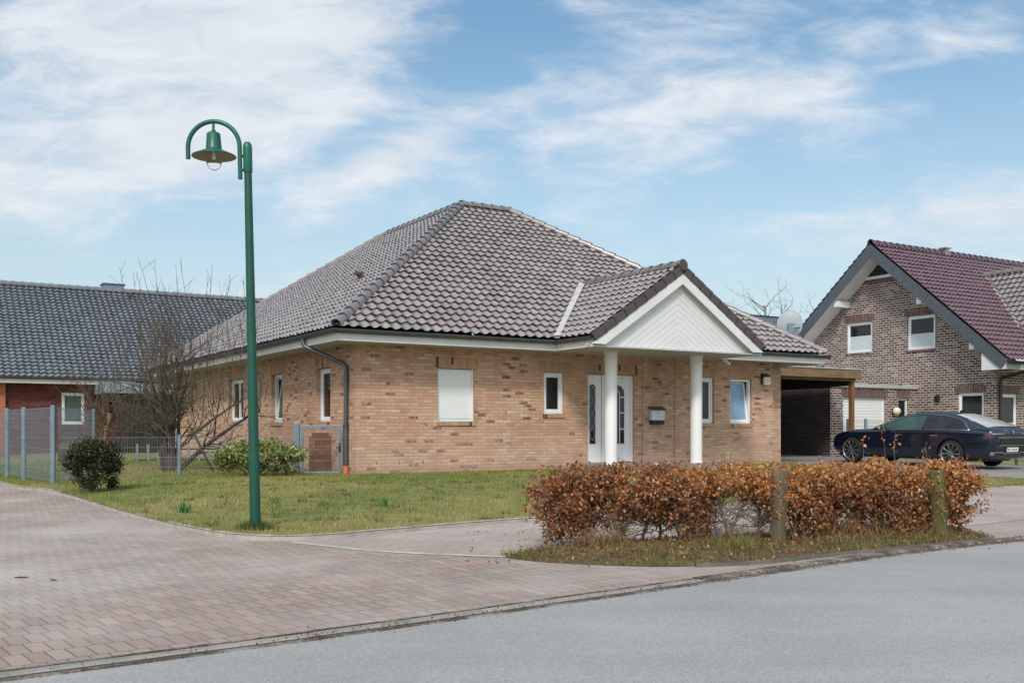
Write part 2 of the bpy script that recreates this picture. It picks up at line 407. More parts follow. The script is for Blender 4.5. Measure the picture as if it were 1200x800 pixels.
def palette(n, cols, weights, jit=.15):
    cols = np.array(cols); w = np.array(weights, float); w /= w.sum()
    c = cols[rng.choice(len(cols), n, p=w)]
    return np.clip(c * (1 + jit * rng.standard_normal((n, 1))) * (1 + .05 * rng.standard_normal((n, 3))), .003, 1)
def leaves(name, pos, size, cols, mat, parent=None, droop=0.0, aspect=.55, curl=.25):
    n = len(pos)
    d = rng.standard_normal((n, 3)); d[:, 2] -= droop; d /= np.linalg.norm(d, axis=1, keepdims=True)
    r = rng.standard_normal((n, 3)); s = np.cross(d, r); s /= np.linalg.norm(s, axis=1, keepdims=True); nn = np.cross(d, s)
    L = size[:, None]
    p0 = pos; p1 = pos + d * L; mid = pos + d * L * .45
    a = mid + s * L * aspect * .5 + nn * L * curl * .5; b = mid - s * L * aspect * .5 + nn * L * curl * .5
    v = np.stack([p0, a, p1, b], 1).reshape(-1, 3)
    i = np.arange(n)[:, None] * 4
    f = np.concatenate([i + np.array([0, 1, 2]), i + np.array([0, 2, 3])])
    c = np.repeat(cols, 4, 0)
    return np_mesh(name, v, f, mat, parent, c)
def blades(name, pos, height, width, cols, mat, parent=None, lean=.45):
    n = len(pos); a = rng.uniform(0, 2 * PI, n); l = rng.uniform(0, lean, n); la = rng.uniform(0, 2 * PI, n)
    side = np.stack([np.cos(a), np.sin(a), np.zeros(n)], 1) * width[:, None] * .5
    tip = pos + np.stack([np.cos(la) * l * height, np.sin(la) * l * height, height * np.sqrt(np.maximum(.1, 1 - l * l))], 1)
    v = np.stack([pos - side, pos + side, tip], 1).reshape(-1, 3)
    f = (np.arange(n)[:, None] * 3 + np.arange(3))
    c = np.repeat(cols, 3, 0).reshape(n, 3, 3); c[:, :2] *= .72
    return np_mesh(name, v, f, mat, parent, c.reshape(-1, 3))

def curve_branch(p, d, L, n, wob, up=0.0):
    pts = [Vector(p)]; d = Vector(d).normalized()
    for i in range(n):
        d = (d + Vector((rnd.gauss(0, wob), rnd.gauss(0, wob), rnd.gauss(0, wob) + up))).normalized()
        pts.append(pts[-1] + d * (L / n))
    return pts

# ------------------------------------------------------------------ tiled roofs
def tile_plane(name, mat, parent, O, X, Y, w, L, clips=(), per=.225, row=.268, amp=.046, th=.062, x0=0.0):
    O, X, Y = Vector(O), Vector(X).normalized(), Vector(Y).normalized()
    N = X.cross(Y)
    if N.z < 0: N = -N
    seg = 8; nx = int(math.ceil(w / per)) * seg + 1; rows = int(math.ceil(L / row))
    xs = x0 + np.arange(nx) * per / seg
    ph = xs / per
    prof = amp * (.5 + .5 * np.cos(2 * PI * ph)) ** 1.4
    O_, X_, Y_, N_ = (np.array(q) for q in (O, X, Y, N))
    lines = []; uvy = []
    for r in range(rows):
        y0 = r * row
        jit = .004 * rng.standard_normal(nx // seg + 2).repeat(seg)[:nx]; jy = .006 * rng.standard_normal(nx // seg + 2).repeat(seg)[:nx]
        for y, z in ((y0 + .13, prof + .001), (y0 + .004, prof + th - .011 + jit), (y0, prof + th + jit)):
            lines.append(O_ + xs[:, None] * X_ + (y + jy)[:, None] * Y_ + z[:, None] * N_); uvy.append(y0 + .02)
    lines.append(O_ + xs[:, None] * X_ + (rows * row + .13) * Y_ + (prof + .001)[:, None] * N_); uvy.append(rows * row - .02)
    v = np.concatenate(lines); nl = len(lines)
    i, j = np.meshgrid(np.arange(nl - 1), np.arange(nx - 1), indexing='ij')
    a = (i * nx + j).ravel()
    f = np.stack([a, a + 1, a + 1 + nx, a + nx], 1)
    me = bpy.data.meshes.new(name); me.from_pydata(v.tolist(), [], f.tolist())
    ul = me.uv_layers.new(name='UVMap')
    uvv = np.stack([np.tile(xs, nl), np.repeat(uvy, nx)], 1)
    rowid = (a // nx) // 3
    li = np.empty(len(me.loops), np.int32); me.loops.foreach_get('vertex_index', li)
    uvl = uvv[li]; uvl[:, 1] = np.repeat(rowid * row + .05, 4)
    xm = xs[(a % nx)] + per / seg * .5
    uvl[:, 0] = np.repeat(xm, 4)
    ul.data.foreach_set('uv', uvl.astype(np.float32).ravel())
    me.materials.append(None); me.materials.append(None)
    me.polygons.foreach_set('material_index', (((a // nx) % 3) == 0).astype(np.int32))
    bm = bmesh.new(); bm.from_mesh(me)
    for co, no in clips:
        bmesh.ops.bisect_plane(bm, geom=bm.verts[:] + bm.edges[:] + bm.faces[:], plane_co=co, plane_no=no, clear_outer=True)
    bm.to_mesh(me); bm.free(); me.materials.clear()
    for p in me.polygons: p.use_smooth = True
    me.set_sharp_from_angle(angle=R(50))
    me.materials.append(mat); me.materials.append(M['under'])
    o = bpy.data.objects.new(name, me); C.objects.link(o); o.parent = parent
    return o
def cap_line(name, mat, parent, P0, P1, r=.10, seg=.37, up=(0, 0, 1)):
    P0, P1 = Vector(P0), Vector(P1); d = (P1 - P0); L = d.length; d.normalize()
    x = d.cross(Vector(up)).normalized(); y = x.cross(d)
    mb = MB(); n = int(math.ceil(L / seg)); s = L / n; k = 9
    for i in range(n):
        rings = []
        for q, rr, lift in ((.05, r * .8, .0), (.0, r * 1.0, .008), (0, r * 1.06, .012), (s * .25, r * 1.02, .009), (s + .03, r * .90, -.008)):
            c = P0 + d * (i * s + q) + y * lift
            rings.append([c + rr * (math.cos(a) * x + math.sin(a) * y) for a in [R(-18) + R(216) * j / (k - 1) for j in range(k)]])
        mb.rings(rings, False)
    o = mb.build(name, mat, parent, smooth=True, recalc=False, angle=40)
    return o

def wall_panel(mb, mp, a0, a1, z0, z1, holes=(), reveal=.12):
    As = sorted({a0, a1, *[h[0] for h in holes], *[h[1] for h in holes]}); Zs = sorted({z0, z1, *[h[2] for h in holes], *[h[3] for h in holes]})
    for i in range(len(As) - 1):
        for j in range(len(Zs) - 1):
            a, b, c, d = As[i], As[i + 1], Zs[j], Zs[j + 1]
            if any(h[0] - 1e-6 <= a and b <= h[1] + 1e-6 and h[2] - 1e-6 <= c and d <= h[3] + 1e-6 for h in holes): continue
            mb.face([mp(a, 0, c), mp(b, 0, c), mp(b, 0, d), mp(a, 0, d)], [(a, c), (b, c), (b, d), (a, d)])
    for (a, b, c, d) in holes:
        r = reveal
        for p, q in (((a, c), (a, d)), ((b, c), (b, d)), ((a, d), (b, d)), ((a, c), (b, c))):
            mb.face([mp(p[0], 0, p[1]), mp(q[0], 0, q[1]), mp(q[0], r, q[1]), mp(p[0], r, p[1])],
                    [(0, p[1]), (0, q[1]), (r, q[1]), (r, p[1])] if p[0] == q[0] else [(p[0], 0), (q[0], 0), (q[0], r), (p[0], r)])

def window(parent, mp, a0, a1, z0, z1, dep=.11, glass='glass', kind='fixed', sill=True, lintel=True, bm='brick_v', split=None, frost=None, arch=False):
    e = .004
    f = MB(); w = .06
    A0, A1, Z0, Z1 = a0 + e, a1 - e, z0 + e, z1 - e
    f.box(A0, A0 + w, dep - .03, dep + .05, Z0, Z1, mp); f.box(A1 - w, A1, dep - .03, dep + .05, Z0, Z1, mp)
    f.box(A0 + w, A1 - w, dep - .03, dep + .05, Z0, Z0 + w, mp); f.box(A0 + w, A1 - w, dep - .03, dep + .05, Z1 - w, Z1, mp)
    fr = f.build('window', M['white'], parent, bevel=.004)
    def sash(b0, b1, c0, c1, tilt=0.0):
        def mt(a, d, z):
            if tilt:
                dz = z - c0; dd = d - dep
                return mp(a, dep + dd * math.cos(tilt) + dz * math.sin(tilt), c0 + dz * math.cos(tilt) - dd * math.sin(tilt))
            return mp(a, d, z)
        q = MB(); k = .058
        q.box(b0, b0 + k, dep - .012, dep + .04, c0, c1, mt); q.box(b1 - k, b1, dep - .012, dep + .04, c0, c1, mt)
        q.box(b0 + k, b1 - k, dep - .012, dep + .04, c0, c0 + k, mt); q.box(b0 + k, b1 - k, dep - .012, dep + .04, c1 - k, c1, mt)
        sh = q.build('sash', M['white'], fr, bevel=.003)
        MB().box(b0 + k + .001, b1 - k - .001, dep + .012, dep + .022, c0 + k + .001, c1 - k - .001, mt).build('pane', M[glass], fr)
        if frost:
            MB().box(b0 + k + .002, b1 - k - .002, dep + .006, dep + .010, c0 + k + .002, c0 + k + (c1 - c0) * frost, mt).build('frosted_film', M['frost'], fr)
    if kind == 'shutter':
        q = MB(); z = Z0 + w + .002; sl = .047
        b0, b1 = A0 + .03, A1 - .03
        while z < Z1 - .005:
            zt = min(z + sl, Z1 - .004)
            prof = [(z, dep - .0335), (z + .004, dep - .040), (zt - .004, dep - .040), (zt, dep - .0335)]
            for i in range(len(prof) - 1):
                (za, da), (zb, db) = prof[i], prof[i + 1]
                q.face([mp(b0, da, za), mp(b1, da, za), mp(b1, db, zb), mp(b0, db, zb)])
            z = zt
        q.build('roller_shutter', M['white'], fr)
        for b0 in (A0, A1 - .034): MB().box(b0, b0 + .034, dep - .07, dep - .031, Z0, Z1, mp).build('shutter_rail', M['white'], fr)
    else:
        i0, i1 = A0 + w - .012, A1 - w + .012
        if split:
            mid = (i0 + i1) / 2
            sash(i0, mid - .002, Z0 + w - .012, Z1 - w + .012, R(7) if kind == 'tilt' else 0)
            sash(mid + .002, i1, Z0 + w - .012, Z1 - w + .012)
        else:
            sash(i0, i1, Z0 + w - .012, Z1 - w + .012, R(7.5) if kind == 'tilt' else 0)
        if kind == 'tilt':
            MB().box(A0 + w, A1 - w, dep + .30, dep + .31, Z0 + w, Z1 - w, mp).build('room_curtain', M['curtain'], fr)
    if sill:
        MB().box(a0 - .02, a1 + .02, -.03, dep - .035, z0 - .082, z0, mp, swap=True).build('sill', M[bm], fr)
    if lintel:
        h = .235
        if arch:
            q = MB(); n = 8
            for i in range(n):
                x0, x1 = a0 - .1 + (a1 - a0 + .2) * i / n, a0 - .1 + (a1 - a0 + .2) * (i + 1) / n
                y0, y1 = [.05 * (1 - (2 * k / n - 1) ** 2) for k in (i, i + 1)]
                q.face([mp(x0, -.004, z1 + 0), mp(x1, -.004, z1 + 0), mp(x1, -.004, z1 + h + y1), mp(x0, -.004, z1 + h + y0)],
                       [(z1, x0), (z1, x1), (z1 + h, x1), (z1 + h, x0)])
            q.build('lintel', M[bm], fr, recalc=False)
        else:
            MB().box(a0 - .1, a1 + .1, -.003, .05, z1, z1 + h, mp, swap=True).build('lintel', M[bm], fr)
    return fr
FR = lambda a, d, z: (a, d, z)            # wall facing the street side (-y local)
LF = lambda a, d, z: (d, a, z)            # wall facing -x local

# ================================================================== THE BRICK BUNGALOW
H = empty('bungalow', (A.x, A.y, 0), TH, 'buff brick bungalow with brown hipped tile roof and white columned porch', 'house')
WX, WD, SZ = 12.25, 15.75, 2.84
Z0 = .12
front_holes = [(1.85, 2.73, 1.28, 2.41), (4.52, 5.07, 1.46, 2.40), (5.74, 7.10, .335, 2.39), (8.92, 9.66, 1.26, 2.41), (10.21, 10.96, 1.25, 2.40)]
left_holes = [(1.39, 2.21, 1.28, 2.44), (4.50, 5.33, 1.28, 2.45), (7.69, 9.06, 1.32, 2.47)]
w = MB()
wall_panel(w, FR, 0, 11.72, Z0, SZ, front_holes)
wall_panel(w, lambda a, d, z: (a, d + .22, z), 11.72, WX, Z0, SZ)
w.face([(11.72, 0, Z0), (11.72, .22, Z0), (11.72, .22, SZ), (11.72, 0, SZ)], [(0, Z0), (.22, Z0), (.22, SZ), (0, SZ)])
wall_panel(w, LF, 0, WD, Z0, SZ, left_holes)
w.face([(WX, .22, Z0), (WX, WD, Z0), (WX, WD, SZ), (WX, .22, SZ)], [(.22, Z0), (WD, Z0), (WD, SZ), (.22, SZ)])
w.face([(0, WD, Z0), (WX, WD, Z0), (WX, WD, SZ), (0, WD, SZ)])
w.build('wall', M['brick'], H, recalc=False)
window(H, FR, *front_holes[0], kind='shutter')
window(H, FR, *front_holes[1], dep=.08)
window(H, FR, *front_holes[3], dep=.09)
window(H, FR, *front_holes[4], dep=.09, kind='tilt', glass='glass_sky')
window(H, LF, *left_holes[0], dep=.12)
window(H, LF, *left_holes[1], dep=.12, kind='tilt')
window(H, LF, *left_holes[2], dep=.12, split=True)
# expansion joints in the brickwork beside the door
for x in (7.34, 8.35):
    MB().box(x, x + .014, -.0025, .01, .33, SZ, FR).build('expansion_joint', M['slate'], H)
# front door and sidelight
def arched(cx, hw, z0, z1, n=8, right=True, left=True):
    pts = [(cx - hw, z0), (cx + hw, z0)]
    if right: pts += [(cx + hw * math.cos(R(90) * i / n), z1 - hw + hw * math.sin(R(90) * i / n)) for i in range(n + 1)]
    if left: pts += [(cx - hw * math.sin(R(90) * i / n), z1 - hw + hw * math.cos(R(90) * i / n)) for i in range(1, n + 1)]
    return pts
d = MB(); dz0, dz1 = .34, 2.385
d.box(5.745, 6.16, .05, .12, dz0, dz1, FR)
sl = d.build('sidelight', M['white'], H, bevel=.006)
MB().prism(arched(5.90, .085, .78, 2.16), FR, .043, .049).build('pane', M['glass'], sl)
q = MB()
for i in range(14):
    za, zb = .85 + i * .09, .85 + (i + 1) * .09
    for sg in (-1, 1):
        q.tube([(5.90 + sg * .075 * math.sin(i * .9), .041, za), (5.90 + sg * .075 * math.sin((i + 1) * .9), .041, zb)], .0035, 4)
q.build('leading', M['lead'], sl)
q = MB(); hw, cx = .094, 5.90
ring = arched(cx, hw, .771, 2.169)
q.tube([(a, .042, z) for a, z in ring + ring[:1]], .009, 6)
q.build('glazing_bead', M['white'], sl)
d = MB()
d.box(6.18, 6.25, .045, .13, dz0, dz1, FR); d.box(7.025, 7.095, .045, .13, dz0, dz1, FR); d.box(6.25, 7.025, .045, .13, dz1 - .07, dz1, FR)
df = d.build('door_frame', M['white'], H, bevel=.005)
door = MB().box(6.254, 7.021, .06, .12, dz0 + .012, dz1 - .074, FR).build('door', M['white'], H, bevel=.006)
MB().prism(arched(6.64, .20, .78, 2.15), FR, .052, .0585).build('pane', M['glass'], door)
q = MB(); ring = arched(6.64, .21, .77, 2.16)
q.tube([(a, .052, z) for a, z in ring + ring[:1]], .012, 6)
for x in (6.70,): q.tube([(x, .048, .78), (x, .048, 1.94)], .011, 6)
q.tube([(6.70 - .15 * (1 - math.cos(R(90) * i / 6)), .048, 1.92 + .13 * math.sin(R(90) * i / 6)) for i in range(7)], .011, 6)
for z in (1.12, 1.50, 1.87): q.tube([(6.70, .048, z), (6.84, .048, z)], .016, 6)
q.build('muntin', M['white'], door)
q = MB(); q.tube([(6.31, .035, 1.25), (6.31, .015, 1.25), (6.31, .012, 1.27), (6.31, .012, 1.43), (6.31, .015, 1.45), (6.31, .058, 1.45)], .011, 8); q.build('handle', M['chrome'], door)
MB().box(5.64, 7.2, -.004, .05, 2.39, 2.625, FR, swap=True).build('lintel', M['brick_v'], df)
# porch slab and step
sb = MB().box(5.15, 8.75, -1.45, -.003, .10, .33).build('porch_slab', M['slab'], H, bevel=.01)
# columns
for cx in (5.585, 8.085):
    q = MB(); rr = .138
    q.lathe([(rr + .008, .33), (rr + .008, .36), (rr, .37), (rr, 2.62), (rr + .012, 2.63), (rr + .012, 2.67), (rr + .004, 2.68), (rr + .004, 2.78), (rr + .02, 2.79), (rr + .02, 2.836)], 32, (cx, -1.08, 0), True, True)
    q.build('column', M['column'], H, smooth=True, angle=35)

# ---- main roof
TP = .688; PITCH = math.atan(TP); e = .70; EZ = 3.05
RW, RD = WX + 2 * e, WD + 2 * e; TT = 6.045
cp, sp = math.cos(PITCH), math.sin(PITCH)
SLOPE = TT / cp
c00 = Vector((-e, -e, EZ)); c10 = Vector((WX + e, -e, EZ)); c01 = Vector((-e, WD + e, EZ)); c11 = Vector((WX + e, WD + e, EZ))
top = lambda p, dx, dy: p + Vector((dx * TT, dy * TT, TT * TP))
p00, p10, p01, p11 = top(c00, 1, 1), top(c10, -1, 1), top(c01, 1, -1), top(c11, -1, -1)
hip = lambda co, nx, ny: (co, Vector((nx, ny, 0)).normalized())
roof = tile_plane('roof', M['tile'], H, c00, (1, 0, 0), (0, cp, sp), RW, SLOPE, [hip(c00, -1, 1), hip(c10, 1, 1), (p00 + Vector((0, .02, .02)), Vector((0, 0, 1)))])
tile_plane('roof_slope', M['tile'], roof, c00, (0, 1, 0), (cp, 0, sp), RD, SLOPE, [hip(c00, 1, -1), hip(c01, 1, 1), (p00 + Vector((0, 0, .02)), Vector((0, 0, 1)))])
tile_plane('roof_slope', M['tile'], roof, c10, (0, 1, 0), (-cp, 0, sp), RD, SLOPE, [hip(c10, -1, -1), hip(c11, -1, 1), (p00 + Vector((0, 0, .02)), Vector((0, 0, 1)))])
MB().face([p00, p10, p11, p01]).build('roof_deck', M['zinc'], roof)
MB().face([c01, c11, p11, p01]).build('rear_slope', M['ridge'], roof)
dz = Vector((0, 0, .075))
for a_, b_ in ((c00, p00), (c10, p10), (c01, p01)): cap_line('hip_tiles', M['ridge'], roof, a_ + dz, b_ + dz)
for a_, b_ in ((p00, p10), (p00, p01), (p10, p11)): cap_line('ridge_tiles', M['ridge'], roof, a_ + dz, b_ + dz)
# vent cowl on left slope
k = 2.3; vy = 3.55
vb = Vector((-e + k, vy, EZ + k * TP + .05))
q = MB(); q.tube([vb, vb + Vector((-.04, 0, .16))], .055, 10); q.box(vb.x - .14, vb.x + .04, vb.y - .11, vb.y + .11, vb.z + .12, vb.z + .19)
q.build('roof_vent', M['verge'], H, bevel=.01)

# ---- porch roof (gable), valley edges at s=4.42 and 9.25
GX0, GX1, GF = 4.42, 9.25, -2.05; GC = (GX0 + GX1) / 2; GH = (GX1 - GX0) / 2; GT = .668
GA = math.atan(GT); GP = EZ + GH * GT
back = -e + (GP - EZ) / TP + .35
gl = back - GF
mainpl = (c00 + Vector((0, 0, -.02)), Vector((0, sp, -cp)))
proof = tile_plane('porch_roof', M['tile'], H, (GX0, GF + .03, EZ), (0, 1, 0), (math.cos(GA), 0, math.sin(GA)), gl, GH / math.cos(GA), [((GC, 0, 0), (1, 0, 0)), ((0, back, 0), (0, 1, 0)), mainpl])
tile_plane('roof_slope', M['tile'], proof, (GX1, GF + .03, EZ), (0, 1, 0), (-math.cos(GA), 0, math.sin(GA)), gl, GH / math.cos(GA), [((GC, 0, 0), (-1, 0, 0)), ((0, back, 0), (0, 1, 0)), mainpl])
cap_line('ridge_tiles', M['ridge'], proof, (GC, GF, GP + .065), (GC, back - .2, GP + .065), r=.105)
# verge tiles: stepped dark cloaks along the two rakes
for sg, x0 in ((1, GX0), (-1, GX1)):
    q = MB(); n = 9; L = GH / math.cos(GA); s_ = L / n
    for i in range(n):
        def vp(l, h, y): return (x0 + sg * (l * math.cos(GA) - h * math.sin(GA)), y, EZ + l * math.sin(GA) + h * math.cos(GA))
        l0, l1 = i * s_ - .02, (i + 1) * s_ + .015
        pts = [(l0, -.10), (l1, -.115), (l1, .062), (l0, .085)]
        q.face([vp(l, h, GF - .005) for l, h in pts]); q.face([vp(l, h, GF + .10) for l, h in pts])
        for a_, b_ in zip(pts, pts[1:] + pts[:1]): q.face([vp(*a_, GF - .005), vp(*b_, GF - .005), vp(*b_, GF + .10), vp(*a_, GF + .10)])
    q.build('verge_tiles', M['verge'], proof)
q = MB(); q.tube([(GC, GF - .02, GP + .05), (GC, GF + .1, GP + .05)], .115, 12); q.build('ridge_end', M['verge'], proof)
# valley flashing strips
for sg, x0 in ((1, GX0), (-1, GX1)):
    n0 = Vector((x0, -e, EZ)); n1 = Vector((GC - sg * .05, -e + (GP - EZ) / TP, GP))
    dirv = (n1 - n0).normalized(); q = MB()
    wv = Vector((-sg * .085, .0, .0)); wu = Vector((sg * .03, -.05, 0))
    lift = Vector((0, 0, .112))
    q.face([n0 + wv + lift, n0 + wu + lift, n1 + wu + lift, n1 + wv + lift + Vector((0, .05, .03))])
    q.build('valley_flashing', M['lead'], proof, recalc=False)
# pediment
PZ = 2.87
q = MB(); yf = GF + .16
hgtp = GP - .12 - PZ; halfp = hgtp / GT
q.prism([(GC - halfp, PZ), (GC + halfp, PZ), (GC, PZ + hgtp)], FR, yf, yf + .05)
ped = q.build('pediment', M['pediment'], H)
for sg, x0 in ((1, GX0), (-1, GX1)):
    q = MB(); L = GH / math.cos(GA)
    def vp(l, h, y): return (x0 + sg * (l * math.cos(GA) - h * math.sin(GA)), y, EZ + l * math.sin(GA) + h * math.cos(GA))
    pts = [(-.14, -.105), (L - .0, -.105), (L - .205 * math.tan(GA) * .99, -.31), (.09, -.31)]
    pts = [(-.12, -.108), (L - .108 * GT, -.108), (L - .30 * GT, -.30), (.16, -.30)]
    q.face([vp(l, h, GF + .012) for l, h in pts]); q.face([vp(l, h, GF + .045) for l, h in pts])
    for a_, b_ in zip(pts, pts[1:] + pts[:1]): q.face([vp(*a_, GF + .012), vp(*b_, GF + .012), vp(*b_, GF + .045), vp(*a_, GF + .045)])
    # underside of the verge
    q.face([vp(.1, -.235, GF + .045), vp(L - .235 * GT, -.235, GF + .045), vp(L - .235 * GT, -.235, yf), vp(.1, -.235, yf)])
    q.build('barge_board', M['white_paint'], ped)
# porch soffit and its side fascias
q = MB(); q.box(GX0 + .02, GX1 - .02, GF + .06, -e + .045, 2.836, 2.866); q.build('porch_soffit', M['soffit'], H)
for x0, x1 in ((GX0 - .005, GX0 + .018), (GX1 - .018, GX1 + .005)):
    MB().box(x0, x1, GF + .05, -e + .03, 2.832, 2.99).build('fascia', M['white_paint'], H)
# eaves: soffit, fascia, gutter
q = MB()
so = -e + .06
q.box(so, WX - so, so, -.002, SZ - .004, SZ + .016); q.box(so, -.002, 0, WD - so, SZ - .004, SZ + .016)
q.box(WX + .002, WX - so, 0, WD - so, SZ - .004, SZ + .016)
q.build('soffit', M['soffit'], H)
q = MB()
q.box(so - .03, GX0 - .006, so - .03, so - .004, SZ - .012, 2.985); q.box(GX1 + .006, WX - so + .03, so - .03, so - .004, SZ - .012, 2.985)
q.box(so - .03, so - .004, so, WD - so, SZ - .012, 2.985); q.box(WX - so + .004, WX - so + .03, so, WD - so, SZ - .012, 2.985)
q.build('fascia', M['white_paint'], H)
def half_gutter(mb, P0, P1, r=.07):
    P0, P1 = Vector(P0), Vector(P1); d_ = (P1 - P0).normalized(); x = d_.cross(Vector((0, 0, 1))).normalized(); z = Vector((0, 0, 1))
    for rr in (r, r - .006):
        mb.rings([[p + rr * (math.cos(R(180 + 180 * j / 10)) * x + math.sin(R(180 + 180 * j / 10)) * z) for j in range(11)] for p in (P0, P1)], False)
    for sx in (-1, 1): mb.tube([P0 + sx * (r - .001) * x, P1 + sx * (r - .001) * x], .010, 6)
    n = int((P1 - P0).length / .7)
    for i in range(1, n):
        p = P0 + (P1 - P0) * i / n
        mb.rings([[p + k * d_ + (r + .006) * (math.cos(R(180 + 180 * j / 10)) * x + math.sin(R(180 + 180 * j / 10)) * z) for j in range(11)] for k in (-.012, .012)], False)
gz = 3.035; go = -e - .035
q = MB()
half_gutter(q, (go - .06, go, gz), (GX0 + .04, go, gz)); half_gutter(q, (GX1 - .04, go, gz), (WX - go + .06, go, gz)); half_gutter(q, (go, go - .06, gz), (go, WD - go, gz))
half_gutter(q, (GX0 - .045, GF + .0, gz), (GX0 - .045, go + .05, gz)); half_gutter(q, (GX1 + .045, GF, gz), (GX1 + .045, go + .05, gz)); half_gutter(q, (WX - go, go, gz), (WX - go, WD, gz))
q.build('gutter', M['zinc'], H, smooth=True, recalc=False, angle=40)
# back of the eave: dark underlay behind the gutter
# downpipe at the near corner
q = MB(); q.tube([(go, 1.02, gz - .05), (go, 1.02, gz - .16), (go + .03, .98, gz - .22), (-.10, .42, 2.46), (-.06, .38, 2.38), (-.06, .38, 2.28), (-.06, .38, .36)], .045, 14)
for z in (2.2, 1.2): q.tube([(-.06, .38, z), (-.06, .38, z + .03)], .053, 14)
dp = q.build('downpipe', M['zinc'], H, smooth=True, angle=40)
q = MB(); q.tube([(-.06, .38, .19), (-.06, .38, .375)], .062, 14); q.build('drain_socket', M['orange_pipe'], dp, smooth=True, angle=40)
# little floodlight under the porch eave
q = MB(); q.box(9.42, 9.50, -.62, -.55, 2.77, 2.836); q.tube([(9.46, -.60, 2.78), (9.50, -.72, 2.70)], .035, 10)
q.build('eave_spotlight', M['white'], H, bevel=.004)
# vents along the foot of the wall
for i, x in enumerate((.45, .95, 1.5, 2.2, 3.2, 4.3, 9.0, 9.9)):
    MB().box(x, x + .012, -.002, .01, .40, .47, FR).build('weep_hole', M['dark'], H)

# things hanging on the bungalow
mbx = empty('letterbox', W(7.75, -.002, 1.23), TH, 'steel letterbox with dark lid and black base hung beside the front door', 'letterbox')
q = MB(); q.box(-.20, .20, -.115, 0, .10, .37); q.build('body', M['steel_box'], mbx, bevel=.008)
q = MB(); q.prism([(-.14, .355), (.012, .44), (.012, .415), (-.14, .335)], lambda y, x, z: (x, y, z), -.225, .225); q.build('lid', M['zinc'], mbx)
q = MB(); q.prism([(-.18, .0), (.18, .0), (.20, .098), (-.20, .098)], FR, -.112, 0); q.build('base', M['black'], mbx, bevel=.006)
MB().box(-.012, .012, -.119, -.116, .27, .30).build('lock', M['black'], mbx)
nl = empty('house_number_lamp', W(11.39, -.002, 2.26), TH, 'cream house number lamp with dark hood on brickwork near right corner', 'lamp')
q = MB(); q.box(-.02 - .10, .10, -.05, 0, .03, .26); q.build('bracket', M['black'], nl, bevel=.006)
q = MB(); q.prism([(-.12, .235), (0, .30), (0, .27), (-.12, .215)], lambda y, x, z: (x, y, z), -.12, .13); q.build('hood', M['black'], nl)
lens = MB().box(-.085, .115, -.13, -.052, .01, .20).build('number_panel', simple('cream_plastic', (.80, .70, .57), .4), nl, bevel=.008)
fc = bpy.data.curves.new('digits', 'FONT'); fc.body = '21'; fc.size = .13; fc.extrude = .001; fc.align_x = 'CENTER'
fo = bpy.data.objects.new('digits_tmp', fc); C.objects.link(fo); bpy.context.view_layer.update()
dm = bpy.data.meshes.new_from_object(fo.evaluated_get(bpy.context.evaluated_depsgraph_get())); bpy.data.objects.remove(fo)
dm.materials.clear(); dm.materials.append(M['black']); do = bpy.data.objects.new('digits', dm); C.objects.link(do); do.parent = lens
do.location = (.015, -.133, .055); do.rotation_euler = (R(90), 0, 0)

# ================================================================== CARPORT (right of the bungalow)
CPt = empty('carport', W(12.3, 2.1, 0), TH, 'brown timber carport with flat roof between the bungalow and brick garage', 'carport')
PX = 5.28
q = MB(); q.box(.0, PX + .22, 0, .05, 2.68, 2.94); q.build('fascia_board', M['carport_wood'], CPt, bevel=.006)
q = MB(); q.box(.0, PX + .24, -.03, .06, 2.955, 2.985); q.build('roof_edge', M['lead'], CPt)
q = MB(); q.box(.02, PX + .19, .052, 7.0, 2.86, 2.95); q.build('roof', M['dark_wood'], CPt)
q = MB(); q.box(.02, PX + .1, .14, .26, 2.60, 2.80); q.build('beam', M['post_wood'], CPt)
q = MB(); q.box(PX - .06, PX + .07, .14, .27, .14, 2.60); q.build('post', M['post_wood'], CPt, bevel=.008)
q = MB(); q.box(PX - .06, PX + .07, 6.7, 6.83, .14, 2.86); q.build('post', M['post_wood'], CPt)
q = MB()
for i in range(35): q.box(.05 + i * .165, .05 + i * .165 + .155, 6.86 + (i % 2) * .02, 6.88 + (i % 2) * .02, .15, 2.859)
q.build('back_wall', M['dark_wood'], CPt)
q = MB(); q.box(PX - .04, PX + .05, .28, 6.69, 2.46, 2.858); q.build('side_beam', M['dark_wood'], CPt)

# ================================================================== NEIGHBOUR HOUSE on the right
K0 = Vector((15.79, 32.5, 0)); NH = empty('gabled_house', K0, TH, 'brown brick house with wine red gabled roof and grey barge boards', 'house')
RT, RZ, EVT = 4.3, 7.72, -.9; RTAN = (RZ - 3.27) / (RT - EVT); RA = math.atan(RTAN)
NW = 8.6; NL = 11.0; OV = .8
nh = [(4.85, 6.02, 3.94, 5.08), (2.23, 3.36, 3.89, 5.09), (.42, 1.38, .95, 2.33)]
nf = [(.38, 1.24, .25, 2.27)]
w = MB(); wall_panel(w, LF, 0, NW, .1, 7.7, nh)
rz = lambda t: RZ - abs(t - RT) * RTAN
w.build('wall', M['brick_grey'], NH, recalc=False, clips=[((0, RT, RZ - .28), (0, RTAN, 1)), ((0, RT, RZ - .28), (0, -RTAN, 1))])
w = MB(); wall_panel(w, FR, 0, NL, .1, 3.35, nf); w.face([(NL, 0, .1), (NL, NW, .1), (NL, NW, 3.3), (NL, 0, 3.3)]); w.face([(0, NW, .1), (NL, NW, .1), (NL, NW, 3.3), (0, NW, 3.3)])
w.build('side_wall', M['brick_grey'], NH, recalc=False)
window(NH, LF, *nh[0], dep=.09, bm='brick_grey_v', frost=.5, arch=True)
window(NH, LF, *nh[1], dep=.09, bm='brick_grey_v', frost=.42, arch=True)
